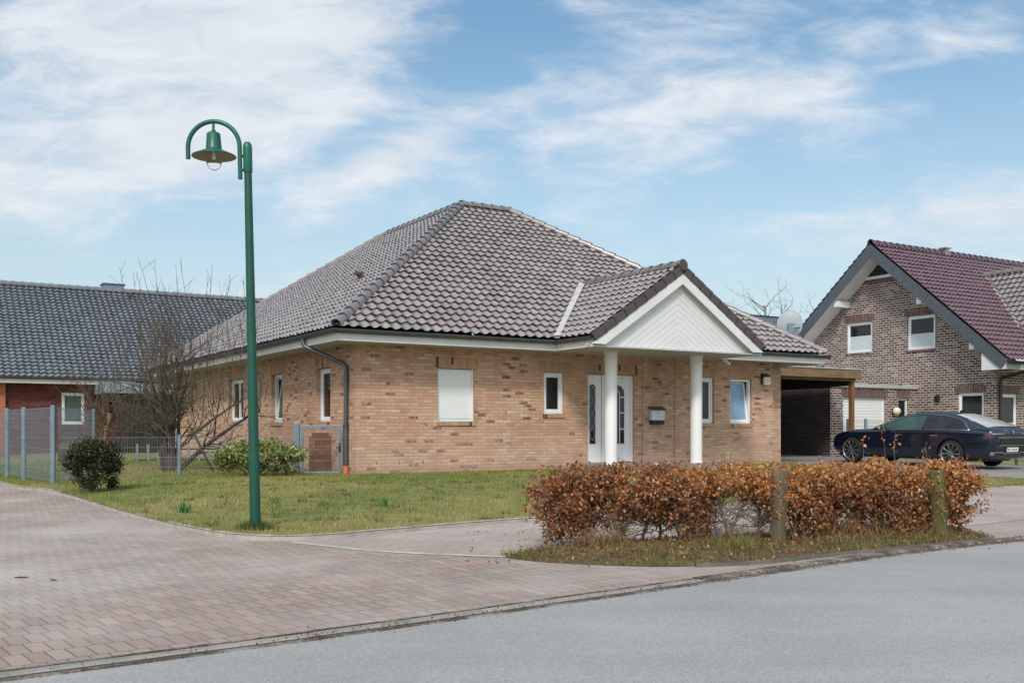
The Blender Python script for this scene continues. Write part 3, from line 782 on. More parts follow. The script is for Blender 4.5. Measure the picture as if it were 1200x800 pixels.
window(NH, LF, *nh[2], dep=.09, bm='brick_grey_v', frost=.32, arch=True)
window(NH, FR, *nf[0], dep=.09, bm='brick_grey_v', frost=.5, arch=True, sill=False)
# triangular attic window
q = MB(); tz, tw = 6.60, 1.05
q.prism([(RT - tw, tz), (RT + tw, tz), (RT, tz + tw * RTAN)], LF, -.04, -.004)
aw = q.build('attic_window', M['white'], NH)
q = MB(); q.prism([(RT - tw + .27, tz + .1), (RT + tw - .27, tz + .1), (RT, tz + .1 + (tw - .27) * RTAN)], LF, -.05, -.041); q.build('pane', M['glass'], aw)
q = MB(); q.face([(-.004, RT - tw - .05, tz - .14), (-.004, RT + tw + .05, tz - .14), (-.004, RT + tw, tz), (-.004, RT - tw, tz)], [(0, 0), (0, 2 * tw), (.2, 2 * tw), (.2, 0)]); q.build('lintel', M['brick_grey_v'], aw, recalc=False)
slr = (RT - EVT) / math.cos(RA)
nr = tile_plane('roof', M['tile_red'], NH, (-OV, EVT, 3.27), (1, 0, 0), (0, math.cos(RA), math.sin(RA)), NL + 2 * OV, slr, [((0, RT, 0), (0, 1, 0)), ((NL + OV, 0, 0), (1, 0, 0))])
tile_plane('roof_slope', M['tile_red'], nr, (-OV, 2 * RT - EVT, 3.27), (1, 0, 0), (0, -math.cos(RA), math.sin(RA)), NL + 2 * OV, slr, [((0, RT, 0), (0, -1, 0)), ((NL + OV, 0, 0), (1, 0, 0))])
cap_line('ridge_tiles', M['tile_red'], nr, (-OV, RT, RZ + .06), (NL + OV, RT, RZ + .06), r=.12)
# barge boards (slate clad), white verge soffit, box ends
for sg in (1, -1):
    y0 = RT - sg * (RT - EVT)
    def rp(l, h, x): return (x, y0 + sg * (l * math.cos(RA) - h * math.sin(RA)), 3.27 + l * math.sin(RA) + h * math.cos(RA))
    q = MB(); n = 24; pitch_ = slr / n
    for i in range(n):
        l0, l1 = i * pitch_, (i + 1) * pitch_
        x = -OV - .012 - (.006 if i % 2 else 0)
        top0, top1 = .02, .02
        lo0, lo1 = -.34, -.34
        if l1 > slr - .3: lo1 = lo1 * 1
        pts = [(l0, lo0), (min(l1, slr - .34 * RTAN) if i == n - 1 else l1, lo1), (l1, top1), (l0, top0)]
        q.face([rp(l, h, x) for l, h in pts]); q.face([rp(l, h, x + .02) for l, h in pts])
        for a_, b_ in zip(pts, pts[1:] + pts[:1]): q.face([rp(*a_, x), rp(*b_, x), rp(*b_, x + .02), rp(*a_, x + .02)])
    q.build('barge_board', M['slate'], nr, clips=[((0, RT, 0), (0, sg, 0))])
    q = MB(); q.box(0, 1, 0, 1, 0, 1); q.v = [rp(l, h, x) for (l, h, x) in [((slr - .2) * a if a else .1, -.30 + .03 * c, -OV + .02 + (OV - .025) * b) for a, b, c in [(p[0], p[1], p[2]) for p in q.v]]]
    q.build('verge_soffit', M['white_paint'], nr)
    for l in ((1.35, 3.95) if sg == 1 else (4.35,)):
        c_ = rp(l, -.42, 0); MB().box(-OV + .1, -.003, c_[1] - .09, c_[1] + .09, c_[2] - .12, c_[2] + .1).build('purlin', M['white'], nr, bevel=.005)
q = MB(); q.box(-.6, NL, EVT + .08, -.003, 3.0, 3.03); q.box(-OV + .03, NL, EVT + .05, EVT + .08, 3.0, 3.25); q.prism([(EVT + .05, 3.0), (-.0, 3.0), (-.0, 3.9), (EVT + .05, 3.2)], LF, -OV + .03, -.01)
q.build('eave_box', M['white_paint'], NH)
q = MB(); half_gutter(q, (-OV, EVT - .06, 3.25), (NL, EVT - .06, 3.25), .075); q.build('gutter', M['black'], NH, smooth=True, recalc=False, angle=40)
q = MB(); q.tube([(.7, EVT - .06, 3.2), (.7, EVT - .06, 3.08), (.16, -.1, 2.75), (.13, -.09, 2.6), (.13, -.09, .15)], .055, 12); q.build('downpipe', M['black'], NH, smooth=True, angle=40)
q = MB(); q.box(3.35, 3.62, RT - .13, RT + .13, RZ - .2, RZ + .20); q.box(3.3, 3.67, RT - .17, RT + .17, RZ + .24, RZ + .28); q.box(3.45, 3.5, RT - .03, RT + .03, RZ + .1, RZ + .25); q.box(3.62, 4.5, RT - .05, RT + .05, RZ + .11, RZ + .15); q.build('chimney_stack', M['tile_light'], NH)
# cross dormer with pale tiles
DX, DZ, DA = 4.55, 6.85, 1.05
dr = tile_plane('dormer_roof', M['tile_light'], NH, (DX - 2.3, -.95, DZ - 2.3 * DA), (0, 1, 0), (1 / math.hypot(1, DA), 0, DA / math.hypot(1, DA)), 4.4, 2.3 * math.hypot(1, DA), [((DX, 0, 0), (1, 0, 0)), ((0, EVT, 3.25), (0, RTAN, -1)), ((0, 3.35, 0), (0, 1, 0))])
tile_plane('roof_slope', M['tile_light'], dr, (DX + 2.3, -.95, DZ - 2.3 * DA), (0, 1, 0), (-1 / math.hypot(1, DA), 0, DA / math.hypot(1, DA)), 4.4, 2.3 * math.hypot(1, DA), [((DX, 0, 0), (-1, 0, 0)), ((0, EVT, 3.25), (0, RTAN, -1)), ((0, 3.35, 0), (0, 1, 0))])
cap_line('ridge_tiles', M['tile_light'], dr, (DX, -.95, DZ + .06), (DX, 3.3, DZ + .06), r=.12)
q = MB(); q.face([(DX - 2.15, -.5, 3.3), (DX + 2.15, -.5, 3.3), (DX + 2.15, -.5, DZ - 2.3), (DX, -.5, DZ - .12), (DX - 2.15, -.5, DZ - 2.3)]); q.build('dormer_wall', M['brick_grey'], NH)
vt = lambda x: EVT + (DZ - abs(DX - x) * DA - 3.25) / RTAN
q = MB(); a_, b_ = Vector((DX - 2.2, vt(DX - 2.2), DZ - 2.2 * DA + .09)), Vector((DX, vt(DX), DZ + .09)); q.face([a_ + Vector((-.12, 0, 0)), a_ + Vector((.04, -.03, 0)), b_ + Vector((.04, -.03, 0)), b_ + Vector((-.12, 0, 0))]); q.build('valley_flashing', M['lead'], dr, recalc=False)
wl = MB().box(-.10, -.004, 2.05, 2.2, 2.05, 2.25).build('wall_light', M['black'], NH, bevel=.01)

# flat-roofed garage of the neighbour
GL = 4.47
G0 = K0 + 2.94 * V - GL * U
GG = empty('brick_garage', G0, TH, 'flat roofed brown brick garage with white roller door attached to gabled house', 'garage')
gh = [(.62, 2.77, .2, 2.17), (3.45, 4.0, .2, 2.18)]
w = MB(); wall_panel(w, FR, 0, GL - .005, .1, 2.5, gh); w.build('wall', M['brick_grey'], GG, recalc=False)
w = MB(); wall_panel(w, LF, 0, 6.5, .1, 2.5); w.build('side_wall', M['brick_painted_shade'], GG, recalc=False)
q = MB(); q.box(-.04, GL - .01, -.06, 6.5, 2.5, 2.62); q.build('roof_edge', M['lead'], GG, bevel=.01)
q = MB(); z = .21
while z < 2.12: q.box(.66, 2.73, .09, .12, z, min(z + .094, 2.13)); z += .1
gd = q.build('garage_door', M['white'], GG, bevel=.003)
q = MB(); q.box(.624, .66, .06, .12, .2, 2.166); q.box(2.73, 2.766, .06, .12, .2, 2.166); q.box(.66, 2.73, .06, .12, 2.13, 2.166); q.build('door_frame', M['white'], gd)
q = MB(); q.box(3.455, 3.53, .07, .13, .2, 2.175); q.box(3.92, 3.995, .07, .13, .2, 2.175); q.box(3.53, 3.92, .07, .13, 2.10, 2.175)
sd = q.build('side_door', M['white'], GG); MB().box(3.531, 3.919, .10, .12, .2, 2.099).build('pane', M['glass'], sd)
for (a_, b_, *_r) in gh: MB().box(a_ - .1, b_ + .1, -.004, .05, 2.175, 2.42, FR, swap=True).build('lintel', M['brick_grey_v'], GG)
gl_ = empty('globe_wall_lamp', G0 + 3.15 * U - .01 * V + Vector((0, 0, 1.72)), TH, 'round cream wall lamp between garage door and side door', 'lamp')
q = MB(); q.lathe([(.02, -.135)] + [(.135 * math.sin(R(a)), -.135 * math.cos(R(a))) for a in range(15, 180, 15)] + [(.02, .135)], 18, (0, -.15, 0), True, True); q.build('globe', simple('cream_glass', (.7, .66, .52), .25), gl_, smooth=True)
MB().box(-.07, .07, -.03, 0, -.1, .1).build('back_plate', M['black'], gl_, bevel=.01)

# satellite dish on a mast behind the bungalow and a far roof
FHt = empty('far_house', (16.6, 51.9, .95), TH, 'distant house whose dark tiled ridge shows behind the bungalow roof', 'house')
q = MB(); q.box(-5, 5, 0, 8, 0, 3.2); q.build('wall', M['brick_red'], FHt)
fr_ = tile_plane('roof', M['tile_blue'], FHt, (-5.4, -.4, 3.1), (1, 0, 0), (0, .82, .57), 6.1, 5.6)
tile_plane('roof_slope', M['tile_blue'], fr_, (-5.4, 8.8, 3.1), (1, 0, 0), (0, -.82, .57), 6.1, 5.6)
SD = empty('satellite_dish', (10.55, 37.7, 0), R(0), 'grey satellite dish on a mast seen over the bungalow roof', 'satellite dish')
q = MB(); q.tube([(.12, .1, .15), (.12, .1, 4.75)], .03, 8); q.build('mast', M['galv'], SD, smooth=True)
cD = Vector((0, .12, 5.05)); ax = Vector((.25, 1, .33)).normalized()
xx = ax.cross(Vector((0, 0, 1))).normalized(); yy = xx.cross(ax)
q = MB(); rings = []
for rr, dd in ((.02, 0.0), (.15, .010), (.27, .035), (.355, .07), (.36, .062)):
    rr *= 1.5; dd *= 1.5
    rings.append([cD + ax * dd + rr * (.88 * math.cos(2 * PI * k / 28) * xx + 1.02 * math.sin(2 * PI * k / 28) * yy) for k in range(28)])
q.rings(rings, True, True); q.build('reflector', M['dish'], SD, smooth=True, angle=50)
q = MB(); q.box(-.10, .14, -.03, .10, 4.72, 5.10); q.tube([(.1, .03, 4.95), (.34, -.06, 4.97)], .07, 8); q.build('mount', M['galv'], SD)
q = MB(); q.tube([cD + Vector((0, .05, -.55)), cD + ax * .66 + Vector((0, 0, -.1))], .015, 6); q.build('feed_arm', M['galv'], SD)

# ================================================================== RED BRICK HOUSE on the left
W0 = Vector((-16.77, 38.0, 0)); WH = empty('red_brick_house', W0, TH, 'dark red brick house with long blue grey tiled roof behind the garden', 'house')
wh = [(-.39, .42, 1.28, 2.48)]
w = MB(); wall_panel(w, FR, -2.3, 9, 0, 3.0, wh); w.build('wall', M['brick_red'], WH, recalc=False)
w = MB(); w.box(-8, -2.303, -.14, 3, 0, 2.95); w.build('side_wall', M['brick_orange'], WH)
window(WH, FR, *wh[0], dep=.05, glass='curtain', lintel=False, bm='brick_red')
ra = math.atan(.64); rl = 6.55 / math.cos(ra)
wr = tile_plane('roof', M['tile_blue'], WH, (-9, -.55, 3.0), (1, 0, 0), (0, math.cos(ra), math.sin(ra)), 18.5, rl, per=.235, row=.272)
MB().face([(-9, 6, 3 + 6.55 * .64), (9.5, 6, 3 + 6.55 * .64), (9.5, 12.5, 3), (-9, 12.5, 3)]).build('rear_slope', M['tile_blue'], wr)
cap_line('ridge_tiles', M['tile_blue'], wr, (-9, 6, 3 + 6.55 * .64 + .06), (9.5, 6, 3 + 6.55 * .64 + .06), r=.13)
q = MB(); q.box(-9, 2.2, -.53, -.50, 2.80, 3.0); q.box(-9, 2.2, -.5, -.003, 2.80, 2.82); q.build('fascia', M['white_paint'], WH)
q = MB(); half_gutter(q, (-9, -.6, 3.02), (9, -.6, 3.02), .07); q.build('gutter', M['zinc'], WH, smooth=True, recalc=False, angle=40)
q = MB(); q.box(2.1, 2.95, 6.0, 6.7, 6.7, 7.52); ch = q.build('chimney', M['chimney'], WH); MB().box(2.05, 3.0, 5.95, 6.75, 7.52, 7.58).build('chimney_cap', M['zinc'], ch)
q = MB(); q.tube([(3.1, 5.55, 6.85), (3.1, 5.4, 7.1)], .06, 8); q.box(3.0, 3.2, 5.3, 5.5, 6.7, 6.8); q.build('roof_vent', M['verge'], WH)

SH = empty('garden_shed', W0 + 1.15 * U - 2.2 * V, TH, 'dark boarded shed with pale metal roof edge beside the red brick house', 'shed')
q = MB(); q.box(-.4, 6.6, -.3, 2.1, 2.42, 2.80); q.build('roof_edge', M['metal_fascia'], SH, bevel=.01)
q = MB()
for i in range(36):
    q.box(i * .17, i * .17 + .15, .0 + (i % 2) * .03, .025 + (i % 2) * .03, .05, 2.42)
q.build('board_wall', M['dark_wood'], SH)
PF = empty('picket_fence', (-10.3, 27.3, .12), TH * .4, 'low grey picket fence standing in front of the dark shed', 'fence')
q = MB()
for i in range(9):
    x = i * .27 + rnd.uniform(-.02, .02); q.box(x, x + .055, 0, .02, 0, .62 + rnd.uniform(-.05, .06))
q.build('picket', M['galv_rod'], PF)
q = MB(); q.box(-.05, 2.3, .021, .04, .12, .16); q.box(-.05, 2.3, .021, .04, .42, .46); q.build('rail', M['dark_wood'], PF)
PL = empty('planter', (-12.55, 29.0, .1), TH, 'dark raised planter with dry grass below the red house window', 'planter')
q = MB()
for i in range(3): q.box(-.6, .6, -.25, .25, i * .14, i * .14 + .13)
q.build('box', M['dark_wood'], PL, bevel=.01)
p = np.stack([rng.uniform(-.58, .58, 500), rng.uniform(-.23, .23, 500), np.full(500, .4)], 1)
blades('dry_grass', p, rng.uniform(.12, .32, 500), rng.uniform(.008, .016, 500), palette(500, [(.34, .22, .11), (.24, .14, .06), (.4, .29, .16)], [1, 1, 1]), M['blade'], PL, .7)

# ================================================================== GROUND
def poly_sheet(name, pts, z, mat, kind='structure', grid=None, hf=None):
    """pts: world (x, y) outline"""
    if grid is None:
        me_v = [(x, y, z) for x, y in pts]; mb = MB(); mb.face(me_v)
        o = mb.build(name, mat, None, recalc=False)
        if o.data.polygons[0].normal.z < 0: o.data.flip_normals()
        return tag(o, kind=kind)
    xs = [p[0] for p in pts]; ys = [p[1] for p in pts]
    vin = [Vector(p) for p in pts]
    # refine outline
    out = []
    for i in range(len(vin)):
        a_, b_ = vin[i], vin[(i + 1) % len(vin)]; n = max(1, int((b_ - a_).length / grid)); n = min(n, 120)
        out += [a_ + (b_ - a_) * k / n for k in range(n)]
    nb = len(out); pts2 = list(out)
    x = min(xs)
    lim = 60
    gx = np.arange(max(min(xs), -lim), min(max(xs), lim), grid); gy = np.arange(max(min(ys), -lim), min(max(ys), lim), grid)
    for xx_ in gx:
        for yy_ in gy:
            pts2.append(Vector((xx_ + .31 * grid, yy_ + .17 * grid)))
    vv, ee, ff, *_ = geometry.delaunay_2d_cdt(pts2, [], [list(range(nb))], 1, 1e-4)
    me = bpy.data.meshes.new(name); me.from_pydata([(q.x, q.y, hf(q.x, q.y) + z) for q in vv], [], ff); me.update()
    if sum(p.normal.z for p in me.polygons) < 0: me.flip_normals()
    for p in me.polygons: p.use_smooth = True
    me.materials.append(mat); o = bpy.data.objects.new(name, me); C.objects.link(o)
    return tag(o, kind=kind)
def strip(name, pts, width, z0, z1, mat, side=1, hf=None, jit=0.0, kind='structure'):
    """kerb: box section swept along a polyline (world xy)"""
    P = [Vector(p) for p in pts]; fine = [P[0]]
    for a_, b_ in zip(P, P[1:]):
        n = max(1, int((b_ - a_).length / .5)); fine += [a_ + (b_ - a_) * k / n for k in range(1, n + 1)]
    rings = []
    for i, p in enumerate(fine):
        d_ = (fine[min(i + 1, len(fine) - 1)] - fine[max(i - 1, 0)]).normalized(); nn = Vector((-d_.y, d_.x)) * side
        h = hf(p.x, p.y) if hf else 0
        j = rnd.uniform(-jit, jit)
        q = p + nn * width
        rings.append([(p.x, p.y, h + z0), (p.x + nn.x * .008, p.y + nn.y * .008, h + z1 + j - .008), (p.x + nn.x * .02, p.y + nn.y * .02, h + z1 + j), (q.x - nn.x * .02, q.y - nn.y * .02, h + z1 + j), (q.x, q.y, h + z0)])
    o = MB().rings(rings, False).build(name, mat, None, recalc=False)
    if sum(p.normal.z for p in o.data.polygons) < 0: o.data.flip_normals()
    return tag(o, kind=kind)

def smooth_line(pts, n=6):
    """Catmull-Rom through world xy points"""
    P = [Vector(p) for p in pts]; P = [2 * P[0] - P[1]] + P + [2 * P[-1] - P[-2]]; out = []
    for i in range(1, len(P) - 2):
        for k in range(n):
            t = k / n; a_, b_, c_, d_ = P[i - 1:i + 3]
            out.append(.5 * ((2 * b_) + (c_ - a_) * t + (2 * a_ - 5 * b_ + 4 * c_ - d_) * t * t + (3 * b_ - a_ - 3 * c_ + d_) * t ** 3))
    return out + [P[-2]]
# street edge, from behind-left to the far right
road_pts = [(-40, -21.5), (-12, -2.2), (-2.35, 4.56), (-.95, 5.57), (0, 6.30), (1.25, 7.29), (2.38, 8.18), (3.62, 9.15), (5.27, 10.24), (9, 12.6), (16, 17.2), (60, 50)]
road_line = smooth_line(road_pts)
rd = road_line + [Vector((70, 42)), Vector((40, 14)), Vector((14, -6)), Vector((-8, -22)), Vector((-30, -34))]
MB_ = MB(); MB_.face([(-300, -300, -.06), (300, -300, -.06), (300, 300, -.06), (-300, 300, -.06)]); tag(MB_.build('ground', M['far_ground'], None, recalc=False), kind='structure')
poly_sheet('road', [tuple(p) for p in rd], 0.0, M['asphalt'])
# far verge behind the photographer
# lawn outline
kerb_left = [(-10.3 - 9.0, 20.03 + 13.6), (-10.3, 20.03), (-8.06, 17.43), (-4.73, 12.54), (-3.35, 10.75), (-2.75, 10.2), (-2.25, 10.08), (-1.85, 10.28), (-1.30, 10.78), (.21, 12.09), (4.2, 14.9), (8.25, 17.95), (9.71, 19.0), (12.0, 20.2), (14.26, 21.35)]
kl = smooth_line(kerb_left)
lawn_poly = [tuple(p) for p in kl] + [tuple(W(15.5, -8.0).xy), tuple(W(60, -8.0).xy), tuple(W(60, 60).xy), tuple(W(-12, 60).xy)]
poly_sheet('lawn', lawn_poly, .012, M['lawn'], grid=.55, hf=hxy)
# big paved junction
pave = [p for p in road_line if -13 < p.x < 17] 
pv = [tuple(p) for p in pave] + [tuple(W(19, -8).xy)] + [tuple(p) for p in reversed(kl)] + [(-24, 38), (-30, 34), (-16.5, 17.5), (-13, 8), (-13.5, 0)]
poly_sheet('paved_street', pv, .006, M['paver'])
# lighter path along the lawn
path_line = smooth_line([(-2.2, 9.90), (-1.30, 9.22), (-.55, 8.92), (.0, 8.80), (.5, 9.42), (2.0, 10.55), (4.6, 11.55), (5.3, 11.6), (7.6, 13.4), (12.5, 17.2)])
lawn_front = [p for p in kl if p.x > -2.3]
poly_sheet('path', [tuple(p) for p in path_line] + [tuple(p) for p in reversed(lawn_front)], .010, M['paver_path'])
strip('path_edging', [tuple(p) for p in smooth_line([(-2.2, 9.90), (-1.30, 9.22), (-.55, 8.92), (.05, 8.78)])], .07, -.01, .017, M['concrete'], side=1)
# driveway to the carport
dl = [W(12.3, -7.9), W(18.3, -7.9), W(18.3, 9), W(12.3, 9)]
poly_sheet('driveway', [(p.x, p.y) for p in dl], .026, M['paver_grey'], grid=.6, hf=hxy)
# kerbs
strip('lawn_kerb', [tuple(p) for p in kl], .075, -.02, .062, M['concrete'], side=1, jit=.004)
rl_ = [tuple(p) for p in road_line if -20 < p.x < 30]
strip('gutter_strip', rl_, .10, -.01, .014, M['gutter_strip'], side=1, jit=.001)
strip('gutter_dirt', rl_, .085, -.01, .005, M['dirt'], side=-1)
strip('gutter_dirt', [p for p in rl_ if 1.4 < p[0] < 5.6], .14, -.01, .021, M['dirt'], side=1)
strip('kerb_joint', [tuple(Vector(p) + Vector((-.6, .8)) * .10) for p in rl_], .012, -.01, .0155, M['dirt'], side=1)
# planted island with the hedge
isl_front = smooth_line([(-.12, 8.86), (.15, 8.56), (.7, 8.30), (1.38, 8.20), (2.14, 8.44), (3.0, 9.02), (3.71, 9.45), (4.5, 9.95), (4.95, 10.30)])
isl_back = smooth_line([(4.95, 10.30), (5.05, 10.8), (4.6, 11.25), (3.4, 10.8), (2.0, 10.2), (.5, 9.45), (-.12, 8.86)])
ip = [tuple(p) for p in isl_front[:-1]] + [tuple(p) for p in isl_back[:-1]]
ipv = [Vector(p) for p in ip]
def isl_h(x, y):
    p = Vector((x, y)); dm_ = 9
    for a_, b_ in zip(ipv, ipv[1:] + ipv[:1]):
        ab = b_ - a_; t = min(1, max(0, (p - a_).dot(ab) / max(1e-9, ab.dot(ab)))); dm_ = min(dm_, (p - a_ - ab * t).length)
    return -.02 + .065 * ss(0, .40, dm_) + .012 * math.sin(x * 3.1 + y) * ss(.1, .4, dm_)
poly_sheet('planting_bed', ip, .03, M['soil'], grid=.2, hf=isl_h)
strip('bed_kerb', [tuple(p) for p in isl_front if p.x > 1.5], .06, -.02, .034, M['old_kerb'], side=-1, jit=.003)
0 and strip('bed_edging', [tuple(p) for p in isl_front if p.x <= 1.05], .06, -.02, .05, M['concrete'], side=-1, jit=.006)

# ---- grass
lp = [Vector(p) for p in lawn_poly]
def inside(pts, poly):
    x, y = pts[:, 0], pts[:, 1]; r = np.zeros(len(pts), bool); n = len(poly)
    for i in range(n):
        x0, y0 = poly[i][0], poly[i][1]; x1, y1 = poly[(i + 1) % n][0], poly[(i + 1) % n][1]
        c = ((y0 > y) != (y1 > y)) & (x < (x1 - x0) * (y - y0) / (y1 - y0 + 1e-12) + x0); r ^= c
    return r
def uv_np(p):
    d_ = p - np.array([A.x, A.y]); return d_ @ np.array([U.x, U.y]), d_ @ np.array([V.x, V.y])
def hnp(s, t):
    f = lambda a, b, x: (lambda k: k * k * (3 - 2 * k))(np.clip((x - a) / (b - a), 0, 1))
    return .045 + .155 * f(-8.3, -2.5 + 9 * f(11, 13.5, s), t) * f(-5.8, -2.5, s)
def clump_noise(p, sc, seed):
    r = np.random.default_rng(seed); v = np.zeros(len(p))
    for k in range(10):
        a = r.uniform(0, 2 * PI); f = sc * r.uniform(.6, 2.2); v += np.sin((p[:, 0] * math.cos(a) + p[:, 1] * math.sin(a)) * f + r.uniform(0, 6.3))
    return v / 3.0
def grass_patch(name, s0, s1, t0, t1, n, hmul=1.0):
    st = np.stack([rng.uniform(s0, s1, n), rng.uniform(t0, t1, n)], 1)
    xy = np.array([A.x, A.y]) + st[:, :1] * np.array([[U.x, U.y]]) + st[:, 1:] * np.array([[V.x, V.y]])
    ok = inside(xy, [tuple(p) for p in lp])
    s, t = st[:, 0], st[:, 1]
    ok &= ~((s > -.03) & (s < WX + .05) & (t > -.03)); ok &= ~((s > 12.25) & (s < 18.35) & (t > -7.95)); ok &= ~((s > 5.1) & (s < 8.8) & (t > -1.5))
    xy, s, t = xy[ok], s[ok], t[ok]; m = len(xy)
    z = hnp(s, t) + .008
    c1 = clump_noise(xy, 1.3, 3); c2 = clump_noise(xy, 6.5, 5)
    hh = (.040 + .018 * np.clip(c2, -1, 1.6) + rng.uniform(-.012, .022, m)) * hmul
    hh = np.maximum(hh, .018)
    mixv = np.clip(.50 + .30 * c1 + .24 * c2 + rng.normal(0, .16, m), 0, 1)
    edge = np.clip((t + 8.6) / 2.2, 0, 1)
    mixv = np.clip(mixv * (.45 + .75 * edge), 0, 1)
    straw = np.array([.52, .40, .17]); oliv = np.array([.36, .35, .075]); grn = np.array([.18, .26, .045])
    k = mixv[:, None]
    col = np.where(k < .4, straw + (oliv - straw) * (k / .4), oliv + (grn - oliv) * ((k - .4) / .6)) * (1 + .2 * rng.standard_normal((m, 1)))
    dark = (c2 < -1.15)[:, None]
    col = np.where(dark, col * .62, col); hh = np.where(dark[:, 0], hh * 1.25, hh)
    return blades(name, np.concatenate([xy, z[:, None]], 1), hh, rng.uniform(.006, .013, m), np.clip(col, .01, 1), M['blade'], None, .75)
tag(grass_patch('grass', -6.2, 12.3, -9.2, 0, 105000), kind='stuff')
tag(grass_patch('garden_grass', -6.5, 0, 0, 14, 34000, 1.5), kind='stuff')

nt_ = 520; st_ = np.stack([rng.uniform(-5.5, 12, nt_), rng.uniform(-8.6, -.3, nt_)], 1); st_ = np.repeat(st_, 26, 0) + rng.normal(0, .055, (nt_ * 26, 2))
txy = np.array([A.x, A.y]) + st_[:, :1] * np.array([[U.x, U.y]]) + st_[:, 1:] * np.array([[V.x, V.y]])
ok_ = inside(txy, [tuple(p) for p in lp]) & ~((st_[:, 0] > 5.1) & (st_[:, 0] < 8.8) & (st_[:, 1] > -1.5)) & (st_[:, 1] < -.04); tcol = np.repeat(palette(nt_, [(.11, .19, .04), (.20, .24, .06), (.42, .31, .14), (.13, .11, .05)], [3, 2, 2, 1.5], .2), 26, 0)
ths = np.repeat(rng.uniform(.05, .12, nt_), 26)[ok_]; txy, tcol, st_ = txy[ok_], tcol[ok_], st_[ok_]; m = len(txy)
tag(blades('grass_tufts', np.concatenate([txy, (hnp(st_[:, 0], st_[:, 1]) + .008)[:, None]], 1), ths * rng.uniform(.5, 1, m), rng.uniform(.006, .013, m), tcol * (1 + .15 * rng.standard_normal((m, 1))), M['blade'], None, .8), kind='stuff')
# ---- leaf litter and rough grass in the planted bed
n = 30000; xy = np.stack([rng.uniform(-.2, 5.2, n), rng.uniform(8.1, 11.4, n)], 1); xy = xy[inside(xy, ip)]
cn = clump_noise(xy, 3.0, 9)
z = np.array([isl_h(x, y) + .03 for x, y in xy]); m = len(xy)
front_k = np.clip(1.0 - (xy[:, 1] - (8.3 + .30 * np.maximum(xy[:, 0] - 1.0, 0))) * 1.2, 0, 1)
hh = np.clip(.025 + .03 * cn + rng.uniform(0, .035, m), .012, .12)
isg = rng.random(m) < np.clip(.12 + .5 * front_k + .3 * cn, 0, 1)
col = np.where(isg[:, None], palette(m, [(.17, .20, .04), (.28, .25, .07), (.12, .16, .03)], [2, 1, 1]), palette(m, [(.34, .22, .10), (.22, .12, .05), (.42, .30, .15)], [2, 2, 1]))
nd_ = 2600; kx = rng.uniform(.05, 1, nd_); cl_ = rng.uniform(0, 1, 34)[rng.integers(0, 34, nd_)] * .95 + rng.normal(0, .018, nd_)
dxy = np.stack([.55 + 4.0 * cl_, 9.12 + 1.0 * cl_ + .35 * cl_ ** 2 + rng.normal(0, .10, nd_)], 1)
dz_ = np.array([isl_h(x, y) + .03 for x, y in dxy])
tag(blades('dry_bed_grass', np.concatenate([dxy, dz_[:, None]], 1), rng.uniform(.08, .24, nd_), rng.uniform(.005, .010, nd_), palette(nd_, [(.40, .27, .13), (.30, .18, .08), (.46, .34, .19), (.22, .13, .06)], [2, 2, 1, 1]), M['blade'], None, .95), kind='stuff')
tag(blades('bed_grass', np.concatenate([xy, z[:, None]], 1), hh, rng.uniform(.006, .012, m), col, M['blade'], None, .9), kind='stuff')
n = 9000; xy = np.stack([rng.uniform(-.5, 5.7, n), rng.uniform(7.9, 11.5, n)], 1)
ins = inside(xy, ip); near = rng.random(n) < .05
xy = xy[ins | near]; m = len(xy); ins = inside(xy, ip)
onroad = np.array([not (y > 8.15 + .62 * (x - 2.4) - .05) for x, y in xy]); keep = ~onroad | ins; xy = xy[keep]; ins = ins[keep]; m = len(xy)
z = np.where(ins, np.array([isl_h(x, y) + .04 for x, y in xy]), .022)
LL = leaves('fallen_leaves', np.concatenate([xy, z[:, None] + rng.uniform(0, .02, (m, 1)) * ins[:, None]], 1), rng.uniform(.02, .045, m), palette(m, [(.30, .13, .05), (.19, .08, .03), (.40, .23, .10)], [2, 2, 1]), M['beech'])
tag(LL, kind='stuff')
# debris along kerb edges (grit and leaf crumbs)
n = 1300; k = rng.uniform(0, 1, n); rp_ = [Vector(p) for p in road_line if -3 < p.x < 8]
seg = rng.integers(0, len(rp_) - 1, n); pp = np.array([tuple(rp_[i].lerp(rp_[i + 1], f)) for i, f in zip(seg, k)])
pp = pp + rng.normal(0, .06, (n, 1)) * np.array([[-.6, .8]]) + np.array([[.01, -.02]])
tag(leaves('gutter_litter', np.concatenate([pp, np.full((n, 1), .016)], 1), rng.uniform(.006, .017, n), palette(n, [(.10, .065, .04), (.18, .11, .06), (.06, .04, .03)], [2, 1, 1]), M['beech'], None, 0, .6, .1), kind='stuff')

# ================================================================== STREET LAMP
LB = (-2.78, 10.79)
SL = empty('street_lamp', (LB[0], LB[1], hxy(*LB)), 0, 'green street lamp with bell shade on a curved arm at lawn edge', 'street lamp')
SL.rotation_euler = (0, R(-1.2), 0)
q = MB(); q.lathe([(.058, -.1), (.056, .5), (.052, 1.6), (.044, 3.2), (.040, 3.92)], 20, (0, 0, 0), True, True); q.build('pole', M['green_dark'], SL, smooth=True, angle=40)
q = MB(); q.lathe([(.046, 3.87), (.049, 3.88), (.049, 4.13), (.045, 4.17), (.028, 4.195), (.0, 4.20)], 20, (0, 0, 0), True); q.build('pole_cap', M['green'], SL, smooth=True, angle=40)
cx, cz, rr = -.365, 4.15, .28
arc = [(cx + rr, 0, 3.80), (cx + rr, 0, 3.95)] + [(cx + rr * math.cos(R(a)), 0, cz + rr * math.sin(R(a))) for a in range(0, 181, 10)] + [(cx - rr, 0, 4.03)]
